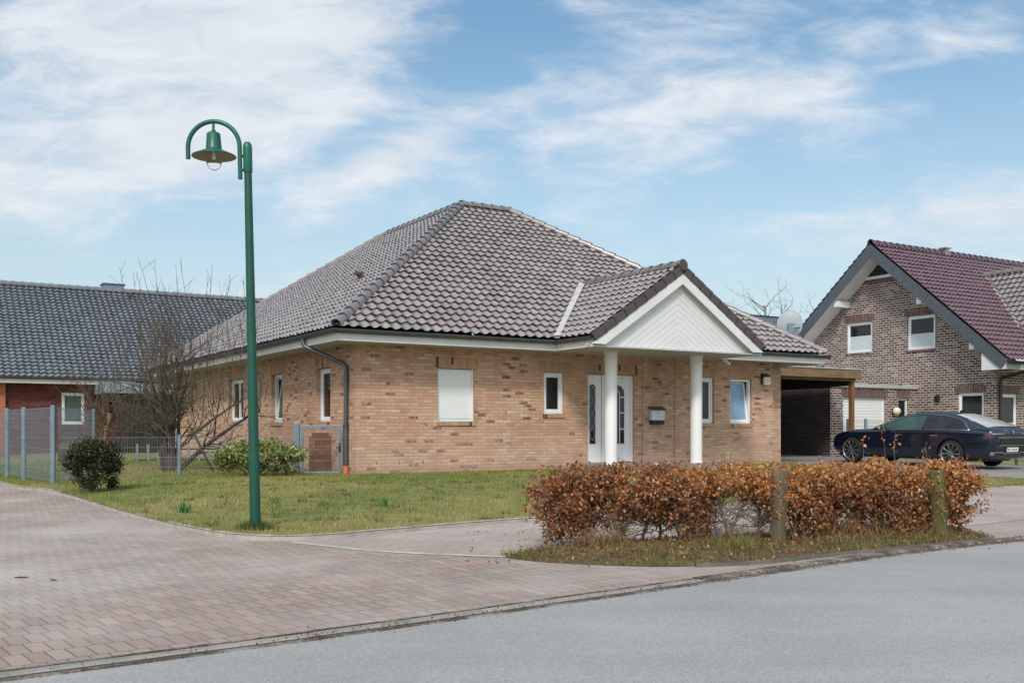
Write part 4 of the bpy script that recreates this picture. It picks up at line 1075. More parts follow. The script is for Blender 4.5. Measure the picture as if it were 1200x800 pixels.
q = MB(); q.tube(arc, .025, 12); q.tube([(cx + rr, 0, 3.9), (0, 0, 3.9)], .018, 8); q.tube([(cx + rr, 0, 4.05), (0, 0, 4.05)], .018, 8); q.build('arm', M['green'], SL, smooth=True, angle=50)
q = MB(); q.tube([(cx, 0, cz + rr - .01), (cx, 0, cz + rr - .13)], .014, 10); q.lathe([(.016, .02), (.026, .01), (.026, -.015), (.016, -.02)], 12, (cx, 0, cz + rr - .11), True, True); q.build('hanger', M['green'], SL, smooth=True, angle=40)
bt = cz + rr - .125
q = MB(); q.lathe([(.0, .0), (.06, .0), (.072, -.012), (.084, -.17), (.090, -.185), (.096, -.19), (.12, -.197), (.233, -.250), (.236, -.257)], 36, (cx, 0, bt)); sh = q.build('bell_shade', M['green'], SL, smooth=True, angle=40)
q = MB(); q.lathe([(.235, -.258), (.12, -.210), (.08, -.2), (.06, -.19), (.0, -.188)], 36, (cx, 0, bt)); q.build('reflector', M['cream'], sh, smooth=True)
gm = NT('clear_lamp_glass').set(Base_Color=(.95, .97, .97), Roughness=.0, Transmission_Weight=1.0, IOR=1.06).m
q = MB(); q.lathe([(.086, -.20), (.088, -.26), (.085, -.31), (.073, -.355), (.052, -.385), (.025, -.402), (.0, -.405)], 24, (cx, 0, bt)); q.build('glass_globe', gm, SL, smooth=True)
q = MB(); q.lathe([(.016, -.19), (.016, -.23), (.018, -.25), (.018, -.28), (.0, -.295)], 14, (cx, 0, bt), True); q.build('bulb', M['white'], SL, smooth=True)
# rough grass round the foot
n = 900; a = rng.uniform(0, 2 * PI, n); r_ = .06 + np.abs(rng.normal(0, .09, n))
p = np.stack([LB[0] + r_ * np.cos(a), LB[1] + r_ * np.sin(a), np.full(n, hxy(*LB) + .01)], 1)
tag(blades('lamp_foot_grass', p, rng.uniform(.05, .17, n) * np.exp(-r_ * 4), rng.uniform(.006, .012, n), palette(n, [(.05, .09, .02), (.1, .12, .03), (.2, .17, .07)], [2, 2, 1]), M['blade'], None, .6), kind='stuff')

# ================================================================== FENCES
def mesh_panel(mb, P0, P1, z0, z1, dx=.05, dzr=.2, r=.0023):
    P0, P1 = Vector(P0), Vector(P1); L = (P1 - P0).length; d_ = (P1 - P0) / L; n = int(L / dx)
    for i in range(n + 1):
        p = P0 + d_ * (L * i / n); mb.tube([(p.x, p.y, z0), (p.x, p.y, z1)], r, 4, False)
    nn = Vector((-d_.y, d_.x)) * .007; k = int(round((z1 - z0 - .04) / dzr))
    for j in range(k + 1):
        z = z0 + .02 + (z1 - z0 - .04) * j / k
        for s in (-1, 1): mb.tube([(*(P0 + nn * s), z), (*(P1 + nn * s), z)], r * 1.35, 4, False)
def fence(name, pts, z0, h, label, post_h=None, pm='galv', rm='galv_rod', pw=.03, posts=None, r=.0023):
    o = empty(name, (pts[0][0], pts[0][1], 0), 0, label, 'fence'); o0 = Vector(pts[0])
    for a_, b_ in zip(pts, pts[1:]):
        q = MB(); mesh_panel(q, Vector(a_) - o0, Vector(b_) - o0, z0 + .05, z0 + h, r=r); q.build('mesh_panel', M[rm], o, recalc=False)
    for i, p in enumerate(pts):
        if posts and i not in posts: continue
        q = MB(); x, y = Vector(p) - o0; q.box(x - pw, x + pw, y - pw * .7, y + pw * .7, z0 - .1, z0 + (post_h or h + .04))
        po = q.build('post', M[pm], o, bevel=.004)
        q = MB(); q.box(x - pw - .003, x + pw + .003, y - pw * .7 - .003, y + pw * .7 + .003, z0 + (post_h or h + .04), z0 + (post_h or h + .04) + .012); q.build('post_cap', M['black'], po)
    return o
FZ = .08
fence('mesh_fence', [(-8.67, 18.8), (-10.1, 20.6), (-11.0, 21.7), (-13.2, 24.4)], FZ, 1.46, 'tall blue grey mesh fence running along the paved side street', pw=.042, r=.0030)
fence('mesh_fence', [(-8.66, 18.95), (-9.1, 20.9), (-9.45, 22.5)], FZ, 1.46, 'tall mesh fence side leading back behind the dark round bush', posts=[2])
fence('mesh_fence', [(-8.52, 18.84), (-6.55, 19.6), (-4.52, 20.28)], .12, .86, 'low mesh fence between the street corner and garden gate', posts=[1])
GT_ = empty('garden_gate', (-4.39, 20.3, .15), R(3), 'blue grey mesh garden gate beside the near corner of the bungalow', 'gate')
q = MB(); q.box(-.055, .055, -.04, .04, -.1, 1.09); q.build('post', M['galv'], GT_, bevel=.005)
q = MB(); q.box(.935, 1.035, -.04, .04, -.1, 1.07); q.build('post', M['galv_dark'], GT_, bevel=.005)
q = MB(); q.box(.095, .145, -.022, .022, .05, 1.05); q.box(.845, .895, -.022, .022, .05, 1.05); q.box(.145, .845, -.022, .022, 1.0, 1.05); q.box(.145, .845, -.022, .022, .05, .10)
lf = q.build('gate_frame', M['galv'], GT_, bevel=.004)
q = MB(); mesh_panel(q, (.145, 0), (.845, 0), .10, 1.0); q.build('mesh_panel', M['galv_rod'], lf, recalc=False)
q = MB(); q.tube([(.87, -.06, .60), (.80, -.06, .60)], .01, 6); q.box(.855, .89, -.03, .03, .5, .68); q.build('latch', M['black'], GT_)
BS = empty('brick_stack', (-3.85, 21.1, .18), TH + R(4), 'small stack of reddish bricks with a black stick behind the garden gate', 'brick stack')
q = MB(); q.box(-.36, .12, 0, .3, 0, .78); q.box(-.30, -.02, .02, .28, .782, .86)
q.build('bricks', brick_mat('stacked_brick', [(0, (.27, .12, .07)), (.4, (.33, .17, .10)), (.7, (.22, .09, .06))], (.10, .06, .04), mw=.008), BS)
tag(MB().tube([(-3.62, 20.88, .18), (-3.62, 20.9, .42), (-3.62, 20.92, .45), (-3.61, 20.95, .92), (-3.6, 20.95, .98)], [.012, .012, .045, .038, .01], 10).build('furled_parasol', M['black'], None, smooth=True), 'furled black parasol leaning against the brick stack behind gate', 'parasol')
fence('drive_fence', [tuple((W(17.95, 2.75)).xy), tuple((W(18.12, 2.2)).xy), tuple((W(20.3, 2.9)).xy)], .18, 1.2, 'grey mesh fence in front of the white garage door', pm='galv', pw=.04)
fence('drive_fence', [tuple((W(18.75, 1.6)).xy), tuple((W(18.55, -2.5)).xy), tuple((W(18.45, -6.5)).xy)], .16, 1.0, 'dark mesh fence behind the boot of the parked car', pm='galv_dark', rm='galv_dark', pw=.03)

# wooden posts in front of the hedge
for (x, y, h, rr, mt, lab, tl) in ((2.49, 9.33, .69, .075, 'grey_wood', 'weathered grey round wooden post in the middle of the hedge', 1.5), (4.40, 10.25, .65, .085, 'moss_wood', 'mossy green round wooden post at right end of hedge', -2.5)):
    o = MB(); n = 16
    rings = [[((rr * (1 + .03 * math.sin(3 * a + z * 7))) * math.cos(a), (rr * (1 + .03 * math.sin(2 * a + z * 5))) * math.sin(a), z) for a in [2 * PI * k / n for k in range(n)]] for z in (-.1, .15, .35, .55, h - .015)]
    rings.append([(p[0] * .9, p[1] * .9, h + .004 * math.sin(i)) for i, p in enumerate(rings[-1])])
    o.rings(rings, True, False, True)
    ob = o.build('wooden_post', M[mt], None, smooth=True, angle=45); ob.location = (x, y, .06); ob.rotation_euler = (R(tl), R(tl * .6), rnd.random())
    tag(ob, lab, 'post')

# ================================================================== HEDGE
HG = empty('beech_hedge', (.5, 9.15, .05), 0, 'winter beech hedge holding dry orange brown leaves by the road', 'hedge')
hp0 = Vector((.5, 9.15, .05))
def hline(k): return Vector((.42 + 4.25 * k, 9.15 + .95 * k + .35 * k * k, .06)) - hp0
lpos, lw = [], []
twig = MB()
stem_pts = []
NS = 26
for i in range(NS):
    k = i / (NS - 1); b = hline(k) + Vector((rnd.uniform(-.07, .07), rnd.uniform(-.10, .22), -.03))
    st = MB(); L = rnd.uniform(.52, .68)
    pts = curve_branch(b, (rnd.uniform(-.15, .15), rnd.uniform(-.1, .1), 1), L, 6, .13, .02); r0 = rnd.uniform(.014, .026)
    st.tube(pts, [r0 * (1 - .11 * j) for j in range(len(pts))], 7)
    if rnd.random() < .5:
        p2 = curve_branch(pts[1], (rnd.uniform(-.5, .5), rnd.uniform(-.3, .3), 1), L * .8, 5, .13, .04); st.tube(p2, [r0 * .7 * (1 - .13 * j) for j in range(len(p2))], 6)
        stem_pts.append(p2)
    st.build('stem', M['stem'], HG, smooth=True); stem_pts.append(pts)
ends = []
for pts in stem_pts:
    for j in range(1, len(pts)):
        for _ in range(8 if j > 2 else 5):
            a = rnd.uniform(0, 2 * PI); L = rnd.uniform(.10, .28)
            tw = curve_branch(pts[j], (math.cos(a), math.sin(a) * .8, rnd.uniform(-.15, .8)), L, 4, .22, .03)
            tw = [Vector((p.x, p.y, min(p.z, .74 + rnd.uniform(-.03, .03)))) for p in tw]
            twig.tube(tw, [.0055, .0045, .0035, .0025, .0015], 4, False); ends += tw[1:]
            for __ in range(3):
                s0 = tw[rnd.randint(1, 4)]; t2 = curve_branch(s0, (rnd.gauss(0, 1), rnd.gauss(0, 1), rnd.gauss(.2, .7)), rnd.uniform(.06, .16), 3, .25)
                t2 = [Vector((p.x, p.y, min(p.z, .77))) for p in t2]
                twig.tube(t2, [.003, .0025, .002, .0012], 3, False); ends += t2[1:]
# a few tall shoots that stick out of the clipped top
for k, L in ((.21, .30), (.40, .42), (.405, .30), (.76, .34), (.80, .45), (.83, .38), (.9, .25), (.94, .3), (.62, .16), (.3, .15)):
    b = hline(k) + Vector((rnd.uniform(-.1, .1), rnd.uniform(-.05, .25), .66)); tw = curve_branch(b, (rnd.uniform(-.35, .35), 0, 1), L, 5, .10)
    twig.tube(tw, [.004, .0035, .003, .002, .0015, .001], 4, False)
    ends += [tw[3], tw[4]] if L < .32 else [tw[4], tw[5], tw[5], tw[4], tw[3]]
twig.build('twigs', M['stem'], HG, recalc=False)
E_ = np.array([tuple(p) for p in ends])
kk = (E_[:, 0]) / 4.05
zz = E_[:, 2]
patch = clump_noise(np.stack([E_[:, 0] * 1.0, zz * 1.6], 1), 4.2, 21)
dens = np.where(zz > .48, 1.0, np.where(kk > .5, .46, .24) + .20 * patch)
dens = dens + np.where(kk > .55, .5, 0) + np.where(kk < .14, .40, 0) + .25 * patch
dens = np.where((zz < .19) & (kk > .1) & (kk < .55), dens * .45, dens)
P_, S_ = [], []
for rep in range(11):
    sel = rng.random(len(E_)) < np.clip(dens * .30, 0, 1)
    P_.append(E_[sel] + rng.normal(0, .024, (sel.sum(), 3)))
for (x_, y_) in ((2.49, 9.33), (4.40, 10.25)):   # leaves that reach round the posts
    k_ = 190; P_.append(np.stack([x_ - hp0.x + rng.normal(0, .11, k_), y_ - hp0.y - .10 + rng.normal(0, .035, k_), rng.beta(2.0, 1.5, k_) * .66 + .08], 1))
k_ = 3600; kq = rng.uniform(-.01, 1.01, k_); ye = rng.normal(0, .13, k_)   # even clipped skin of leaves along the whole row
P_.append(np.stack([4.25 * kq - .08 + rng.normal(0, .03, k_), .95 * kq + .35 * kq ** 2 + ye + .05, np.where(kq > .52, .26, .50) + np.where(kq > .52, .51, .28) * rng.beta(2.0, 1.2, k_) - .25 * np.abs(ye)], 1))
LP = np.concatenate(P_)
LP = LP[(LP[:, 2] < .76 + .06 * rng.random(len(LP))) | (rng.random(len(LP)) < .3)]
n = len(LP)
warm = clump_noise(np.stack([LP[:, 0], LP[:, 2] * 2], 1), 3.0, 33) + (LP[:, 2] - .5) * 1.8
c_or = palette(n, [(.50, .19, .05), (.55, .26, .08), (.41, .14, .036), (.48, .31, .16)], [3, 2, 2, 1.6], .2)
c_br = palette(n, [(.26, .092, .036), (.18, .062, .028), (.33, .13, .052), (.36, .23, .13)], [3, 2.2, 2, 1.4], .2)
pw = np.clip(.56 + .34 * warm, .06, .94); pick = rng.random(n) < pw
pick &= ~((LP[:, 0] < .45) & (rng.random(n) < .7))
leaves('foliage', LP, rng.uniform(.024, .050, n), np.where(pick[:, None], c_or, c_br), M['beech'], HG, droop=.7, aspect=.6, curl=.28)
hb_leaf = n

# ================================================================== TREES AND BUSHES
def grow_tree(branches, base_pts, levels, mb, tips, minr=.0028):
    """base_pts: list of (points, radii); each level sprouts side branches"""
    cur = base_pts
    for (cnt, lmin, lmax, up, wob, sides, rk) in levels:
        nxt = []
        for pts, rad in cur:
            n = len(pts) - 1
            total = sum((b - a).length for a, b in zip(pts, pts[1:]))
            for _ in range(max(1, int(cnt * total))):
                f = rnd.uniform(.25, 1.0) * n; i = min(n - 1, int(f)); p = pts[i].lerp(pts[i + 1], f - i); r0 = rad[i] * rk
                d_ = (pts[i + 1] - pts[i]).normalized(); a = Vector((rnd.gauss(0, 1), rnd.gauss(0, 1), rnd.gauss(0, 1)))
                d2 = (d_ * .55 + (a - d_ * a.dot(d_)).normalized() * .8 + Vector((0, 0, up))).normalized()
                L = rnd.uniform(lmin, lmax); k = 5; q = curve_branch(p, d2, L, k, wob, up * .12)
                rr = [max(minr * .6, r0 * (1 - .85 * j / k)) for j in range(k + 1)]
                mb.tube(q, rr, sides, False); nxt.append((q, rr)); tips.append(q[-1])
        cur = nxt
AT = empty('fruit_tree', (-7.35, 21.5, .17), 0, 'bare spreading fruit tree with several dark trunks behind low fence', 'tree')
tr = MB(); base = []; tips = []
for (dx, dy, dz, L, r0) in ((-.62, .05, 1, 2.2, .07), (.50, -.15, 1, 2.3, .068), (1.05, .1, .85, 2.3, .058), (-.25, .3, 1.2, 2.5, .07), (.12, -.2, 1.25, 2.6, .072), (-1.05, .2, .8, 2.1, .05), (.3, .35, 1.1, 2.2, .055)):
    b = Vector((rnd.uniform(-.16, .16), rnd.uniform(-.12, .12), -.05)); pts = curve_branch(b, (dx * .5, dy, dz), L, 8, .09, .012)
    rr = [r0 * (1 - .08 * i) for i in range(len(pts))]; tr.tube(pts, rr, 9); base.append((pts, rr))
tr.tube([(0, 0, -.08), (.02, 0, .12), (.04, .02, .42)], [.22, .18, .13], 12)
tr.build('trunk', M['bark'], AT, smooth=True)
cr = MB(); grow_tree(None, base, [(4.6, .7, 1.5, .22, .13, 6, .5), (6.0, .35, .85, .12, .17, 4, .56), (6.0, .16, .45, .2, .18, 3, .6)], cr, tips, .0036)
# droop-free upright water shoots, each rooted on a branch tip
hi = [t for t in tips if t.z > 1.1 and abs(t.x) < 2.1]
for p in rnd.sample(hi, min(150, len(hi))):
    L = rnd.uniform(.7, 2.1) * max(.35, 1 - abs(p.x) / 3.2); L = min(L, max(.3, 5.0 - p.z))
    q = curve_branch(p, (rnd.uniform(-.22, .22), rnd.uniform(-.22, .22), 1), L, 6, .06, .03)
    cr.tube(q, [max(.0030, .010 * (1 - .13 * j)) for j in range(7)], 4, False)
    for j in range(2, 6):
        if rnd.random() < .7: cr.tube(curve_branch(q[j], (rnd.gauss(0, .55), rnd.gauss(0, .55), .9), rnd.uniform(.15, .5), 3, .10), [.005, .004, .0032, .002], 3, False)
# limb that hangs over to the right
q = curve_branch((.35, -.1, .8), (1, -.05, .5), 2.0, 8, .07); rq = [.036 - .0035 * i for i in range(9)]; cr.tube(q, rq, 7, False); grow_tree(None, [(q, rq)], [(6, .3, .9, .15, .16, 4, .5), (6, .2, .5, .1, .2, 3, .6)], cr, tips, .0024)
cr.build('crown', M['apple_twig'], AT, recalc=False)
tag(MB().tube([(-6.35, 21.3, .12), (-6.9, 21.4, 1.15)], .03, 8).build('tree_prop', M['bark'], None, smooth=True), 'thin dark pole leaning as a prop under the fruit tree', 'pole')

YT = empty('young_tree', (-10.75, 26.0, .1), 0, 'small ochre barked bare tree in front of the dark shed', 'tree')
tr = MB(); base = []
pts = curve_branch((0, 0, -.05), (.1, 0, 1), 1.5, 5, .05); rr = [.075 - .006 * i for i in range(6)]; tr.tube(pts, rr, 9); base.append((pts, rr)); tr.build('trunk', M['light_bark'], YT, smooth=True)
cr = MB(); grow_tree(None, base, [(7, .8, 1.7, .35, .1, 6, .5), (5, .4, 1.0, .3, .14, 4, .55), (4, .25, .5, .2, .16, 3, .6)], cr, [], .004); cr.build('crown', M['twig'], YT, recalc=False)
FT = empty('distant_tree', (16.3, 60, 0), 0, 'far bare tree showing hazily behind the satellite dish', 'tree')
tr = MB(); base = []
for i in range(5):
    pts = curve_branch((0, 0, 0), (rnd.uniform(-.4, .4), 0, 1), 8.6, 7, .09); rr = [.22 - .024 * j for j in range(8)]; tr.tube(pts, rr, 7); base.append((pts, rr))
tr.build('trunk', M['far_bark'], FT, smooth=True)
cr = MB(); grow_tree(None, base, [(1.2, 1.2, 2.2, .25, .15, 4, .5), (2.2, .6, 1.3, .2, .18, 3, .6), (2.2, .3, .8, .1, .2, 3, .6)], cr, [], .012); cr.build('crown', M['far_bark'], FT, recalc=False)

def bush(name, loc, rx, ry, rz, n, cols, weights, lab, lsize, seed, mat='gloss_leaf', low=.03, stems=26, boxy=1.0, lw=.5):
    o = empty(name, loc, 0, lab, 'bush'); r = np.random.default_rng(seed)
    st = MB(); tips_ = []
    for i in range(stems):
        a = rnd.uniform(0, 2 * PI); e_ = rnd.uniform(.1, 1.0); tgt = Vector((rx * .85 * e_ * math.cos(a), ry * .85 * e_ * math.sin(a), rz * (2.0 - .9 * e_ * e_) * rnd.uniform(.6, .98)))
        p0 = Vector((rnd.uniform(-.1, .1) * rx, rnd.uniform(-.1, .1) * ry, -.03)); pts = [p0.lerp(tgt, k / 5) + Vector((rnd.gauss(0, .02), rnd.gauss(0, .02), .02 * math.sin(k))) for k in range(6)]
        st.tube(pts, [.010, .009, .008, .006, .004, .002], 5, False); tips_.append(tgt)
    st.build('stem', M['bark'], o, recalc=False)
    # leaf clumps spread over an uneven dome
    nc = 150; cl = []
    while len(cl) < nc:
        d_ = r.normal(size=3); d_ /= np.linalg.norm(d_); d_[2] = abs(d_[2]) if r.random() < .75 else d_[2] * .8
        if d_[2] < 0: hn_ = max(.05, math.hypot(d_[0], d_[1])); d_[0] *= .95 / hn_; d_[1] *= .95 / hn_
        rad = r.uniform(.55, 1.0) ** .5 * (1 + .10 * math.sin(5 * math.atan2(d_[1], d_[0]) + seed) + .12 * r.normal())
        p = np.array([d_[0] * rx * rad, d_[1] * ry * rad, rz * (1 + d_[2] * rad)])
        if p[2] > low: cl.append(p)
    cl = np.array(cl); idx = r.integers(0, nc, n)
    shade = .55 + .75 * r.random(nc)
    pos = cl[idx] + r.normal(0, 1, (n, 3)) * np.array([rx, ry, rz]) * .11
    pos[:, 2] = np.maximum(pos[:, 2], .01)
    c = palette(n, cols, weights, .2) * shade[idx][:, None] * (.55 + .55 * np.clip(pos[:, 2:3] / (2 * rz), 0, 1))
    leaves('foliage', pos, r.uniform(*lsize, n), c, M[mat], o, droop=-.3, aspect=lw)
    return o
bush('round_bush', (-6.98, 16.6, hxy(-6.98, 16.6)), .41, .40, .42, 15000, [(.016, .027, .008), (.024, .035, .010), (.045, .050, .016), (.12, .085, .03)], [3, 3, 1.4, .5], 'dark evergreen round bush standing by the tall fence corner', (.03, .055), 3)
bush('laurel_bush', (-4.95, 19.35, hxy(-4.95, 19.35)), .80, .5, .33, 6500, [(.19, .25, .06), (.28, .31, .09), (.13, .17, .04), (.38, .33, .14)], [3, 2, 2, 1], 'light green broad leaved bush beside the garden gate', (.055, .10), 5, lw=.42, low=.03)

# spring bulbs sprouting in the lawn
def bulbs(x, y, n, lab):
    a = rng.uniform(0, 2 * PI, n); r_ = np.abs(rng.normal(0, .04 if n < 40 else .055, n))
    o = blades('sprouting_bulbs', np.stack([r_ * np.cos(a), r_ * np.sin(a) * .6, np.zeros(n)], 1), rng.uniform(.10, .19, n), rng.uniform(.014, .024, n), palette(n, [(.06, .2, .045), (.10, .26, .06)], [1, 1]), M['blade'], None, .35)
    o.location = (x, y, hxy(x, y) + .01); return tag(o, lab, 'plant')
bulbs(-4.15, 12.62, 55, 'clump of bright green bulb shoots near the curved kerb')
bulbs(.05 - 1.75, 13.3, 26, 'sparse tuft of green shoots right of the street lamp')
# bits of bark on the pavers, blue scrap in the hedge
for (x, y, L, a_, lab) in ((-3.72, 7.55, .10, .2, 'longer strip of dark bark lying on the pavers at left'), (-3.42, 7.42, .055, -.1, 'shorter piece of dark bark lying on the pavers at left')):
    o = MB().tube([(-L / 2, 0, .012), (-L * .1, .006, .012), (L * .2, -.004, .012), (L / 2, .004, .012)], [.004, .006, .006, .003], 7).build('bark_piece', M['bark'], None, smooth=True); o.location = (x, y, .006); o.rotation_euler = (0, 0, a_); tag(o, lab, 'bark')
o = MB().prism([(-.03, 0), (.02, -.005), (.03, .03), (-.01, .045), (-.03, .03)], FR, -.006, .02).build('litter_scrap', M['blue'], None); o.scale = (.6, .6, .6); o.location = (1.93, 9.3, .15); tag(o, 'small blue plastic scrap caught low in the hedge', 'litter')

# ================================================================== CAR  (local: +y forward, x right, origin between rear wheels on the ground)
CARW, WB = .93, 3.10
car_p = W(14.92 + CARW, -2.96); car = empty('parked_car', (car_p.x, car_p.y, .143), TH, 'dark blue saloon car parked nose towards the carport', 'car')
car.rotation_euler = (R(.9), 0, TH)
# stations: y, half width, z bottom, z belt (shoulder), z top centre
ST = [(-1.10, .66, .33, .86, .90), (-1.08, .80, .27, .90, .985), (-1.00, .87, .235, .92, 1.035), (-.80, .905, .225, .93, 1.045), (-.45, .925, .22, .935, 1.04), (0, .935, .21, .93, 1.02), (.5, .93, .19, .92, .98), (1.2, .925, .18, .905, .95),
      (1.9, .925, .18, .895, .95), (2.4, .925, .19, .885, .985), (2.8, .925, .20, .87, .965), (3.2, .915, .21, .84, .925), (3.6, .88, .23, .78, .86), (3.82, .80, .26, .70, .775), (3.93, .66, .32, .60, .66), (3.96, .5, .38, .52, .58)]
def sect(y, w, zb, zs, zt):
    h = zs - zb
    return [(0, zb), (w * .82, zb), (w * .95, zb + .05), (w * .985, zb + h * .28), (w * .995, zb + h * .55), (w * 1.0, zb + h * .78), (w * .985, zs - .02), (w * .93, zs + (zt - zs) * .42), (w * .80, zs + (zt - zs) * .78), (w * .45, zs + (zt - zs) * .97), (0, zt)]
rings = []
for s_ in ST:
    half = sect(*s_); y = s_[0]
    # slight undercut of the tail
    ring = [(x, y + (.05 if z < .45 and y < -.9 else 0), z) for x, z in half] + [(-x, y + (.05 if z < .45 and y < -.9 else 0), z) for x, z in reversed(half[1:-1])]
    rings.append(ring)
b = MB().rings(rings, True, True, True)
body = b.build('body', M['carpaint'], car, smooth=True)
sub = body.modifiers.new('s', 'SUBSURF'); sub.levels = sub.render_levels = 2
cut = MB()
for y in (0, WB):
    for sx in (-1, 1): cut.tube([(sx * .60, y, .345), (sx * 1.2, y, .345)], .395, 32)
co = cut.build('cutter', M['black'], car); bo = body.modifiers.new('b', 'BOOLEAN'); bo.operation = 'DIFFERENCE'; bo.object = co; bo.solver = 'EXACT'
bpy.context.view_layer.update()
me = bpy.data.meshes.new_from_object(body.evaluated_get(bpy.context.evaluated_depsgraph_get()))
body.modifiers.clear(); body.data = me; bpy.data.objects.remove(co)
for p_ in me.polygons: p_.use_smooth = True
me.set_sharp_from_angle(angle=R(38))
while len(me.materials) > 1: me.materials.pop()
bv = BVHTree.FromPolygons([v_.co.copy() for v_ in me.vertices], [tuple(p_.vertices) for p_ in me.polygons])
# cabin
def prof(y, tab):
    for (a0, b0), (a1, b1) in zip(tab, tab[1:]):
        if a0 <= y <= a1:
            t = (y - a0) / (a1 - a0); return b0 + (b1 - b0) * t
    return tab[-1][1] if y > tab[-1][0] else tab[0][1]
ROOF = [(-.95, 1.015), (-.75, 1.09), (-.4, 1.225), (0, 1.345), (.35, 1.405), (.75, 1.432), (1.1, 1.428), (1.4, 1.395), (1.7, 1.31), (2.05, 1.17), (2.5, .985)]
BELT = [(-.95, .96), (0, .945), (1.2, .925), (2.5, .90)]
WRF = [(-.95, .70), (-.4, .63), (.3, .605), (1.2, .60), (1.7, .64), (2.5, .76)]
WBL = [(-.95, .84), (-.3, .885), (.6, .90), (1.6, .895), (2.5, .85)]
def csec(y):
    zr, zb, wr_, wb = prof(y, ROOF), prof(y, BELT), prof(y, WRF), prof(y, WBL)
    ze = max(zb + .01, zr - .075)
    k = min(1, (ze - zb) / .36); wr2 = wb + (wr_ - wb) * k
    return zb, ze, zr, wb, wr2
ys = [-.95, -.85, -.7, -.5, -.25, 0, .25, .5, .75, 1.0, 1.25, 1.45, 1.65, 1.85, 2.05, 2.25, 2.42, 2.5]
rings = []
for y in ys:
    zb, ze, zr, wb, wr2 = csec(y)
    half = [(wb, zb - .06), (wb, zb), (wb + (wr2 - wb) * .5 + .012, zb + (ze - zb) * .5), (wr2, ze), (wr2 * .90, ze + (zr - ze) * .62), (wr2 * .6, zr - .012), (wr2 * .25, zr), ]
    rings.append([(x, y, z) for x, z in half] + [(-x, y, z) for x, z in reversed(half)])
cab = MB().rings(rings, False).build('cabin', M['carpaint'], car, smooth=True, angle=38)
def sidept(y, f, sx, off=.006):
    zb, ze, zr, wb, wr2 = csec(y); x = wb + (wr2 - wb) * f + .012 * 4 * f * (1 - f)
    return (sx * (x + off), y, zb + (ze - zb) * f)
def fz(y, z):
    zb, ze, *_ = csec(y); return (z - zb) / max(.02, ze - zb)
def side_window(y0, y1, mat, name='side_window', cut0=None, n=14):
    for sx in (-1, 1):
        q = MB()
        ya = [y0 + (y1 - y0) * i / n for i in range(n + 1)]; cols_ = []
        for y in ya:
            zb, ze, *_ = csec(y); top_ = max(.02, 1 - .035 / max(.05, ze - zb)); lo = min(.07, top_)
            if y < -.15: top_ = min(top_, max(lo, fz(y, 1.245 - (-.15 - y) * .9)))
            if y > 1.9: top_ = min(top_, max(lo, fz(y, 1.21 - (y - 1.9) * .8)))
            cols_.append([sidept(y, lo + (top_ - lo) * j / 4, sx) for j in range(5)])
        q.rings(cols_, False); o_ = q.build(name, M[mat], car, smooth=True, recalc=True)
side_window(-.42, -.07, 'carglass', 'quarter_window'); side_window(-.03, .80, 'carglass'); side_window(.86, 2.1, 'carglass_green')
# chrome line round the glasshouse
for sx in (-1, 1):
    q = MB(); low_ = [sidept(y, .03, sx, .010) for y in np.linspace(-.5, 2.2, 14)]
    top_ = []
    for y in np.linspace(2.2, -.5, 26):
        zb, ze, *_ = csec(y); f = max(.05, 1 - .012 / max(.05, ze - zb))
        if y < -.15: f = min(f, max(.05, fz(y, 1.27 - (-.15 - y) * .9)))
        if y > 1.9: f = min(f, max(.05, fz(y, 1.23 - (y - 1.9) * .8)))
        top_.append(sidept(y, f, sx, .008))
    q.tube(low_ + top_ + low_[:1], .009, 5); q.build('window_trim', M['chrome'], car, smooth=True)
def roof_glass(name, ya, yb, mat, kx=.88, n=8):
    q = MB(); rows_ = []
    for i in range(n + 1):
        y = ya + (yb - ya) * i / n; zb, ze, zr, wb, wr2 = csec(y); row_ = []
        for j in range(-6, 7):
            f = j / 6 * kx; ax_ = abs(f)
            zz_ = zr if ax_ < .25 else (zr - .012 * (ax_ - .25) / .35 if ax_ < .6 else zr - .012 - (zr - ze) * .38 * (ax_ - .6) / .3)
            row_.append((wr2 * f, y, zz_ + .008))
        rows_.append(row_)
    q.rings(rows_, False); return q.build(name, M[mat], car, smooth=True)
roof_glass('rear_window', -.86, .12, 'rearglass'); roof_glass('windscreen', 1.5, 2.42, 'carglass', .86)
# patches that lie on the body
def on_body(pts2, axis, side, off):
    out = []
    for a_, b_ in pts2:
        if axis == 'y': org, dr_ = Vector((a_, side * 6, b_)), Vector((0, -side, 0))
        else: org, dr_ = Vector((side * 3, a_, b_)), Vector((-side, 0, 0))
        loc, nrm, *_ = bv.ray_cast(org, dr_)
        if loc is None: loc = Vector((a_, side * 1.05 * 1.0, b_)) if axis == 'y' else Vector((side * .9, a_, b_)); nrm = -dr_
        out.append(loc + (-dr_) * off)
    return out
def patch(name, mat, a0, a1, b0, b1, axis='y', side=-1, off=.006, n=12, parent=None, taper=0, depth=0):
    rows_ = []
    for j in range(4):
        f = j / 3; b_ = b0 + (b1 - b0) * f
        rows_.append(on_body([(a0 + (a1 - a0) * i / n + (taper * f if i in (0,) else 0), b_) for i in range(n + 1)], axis, side, off))
    return MB().rings(rows_, False).build(name, M[mat], parent or car, smooth=True)
patch('boot_panel', 'black', -.52, .52, .60, .76)
patch('bumper_insert', 'black', -.72, .72, .34, .50)
patch('bumper_chrome', 'chrome', -.60, .60, .77, .79, off=.010)
patch('bumper_chrome', 'chrome', -.56, .56, .575, .598, off=.010)
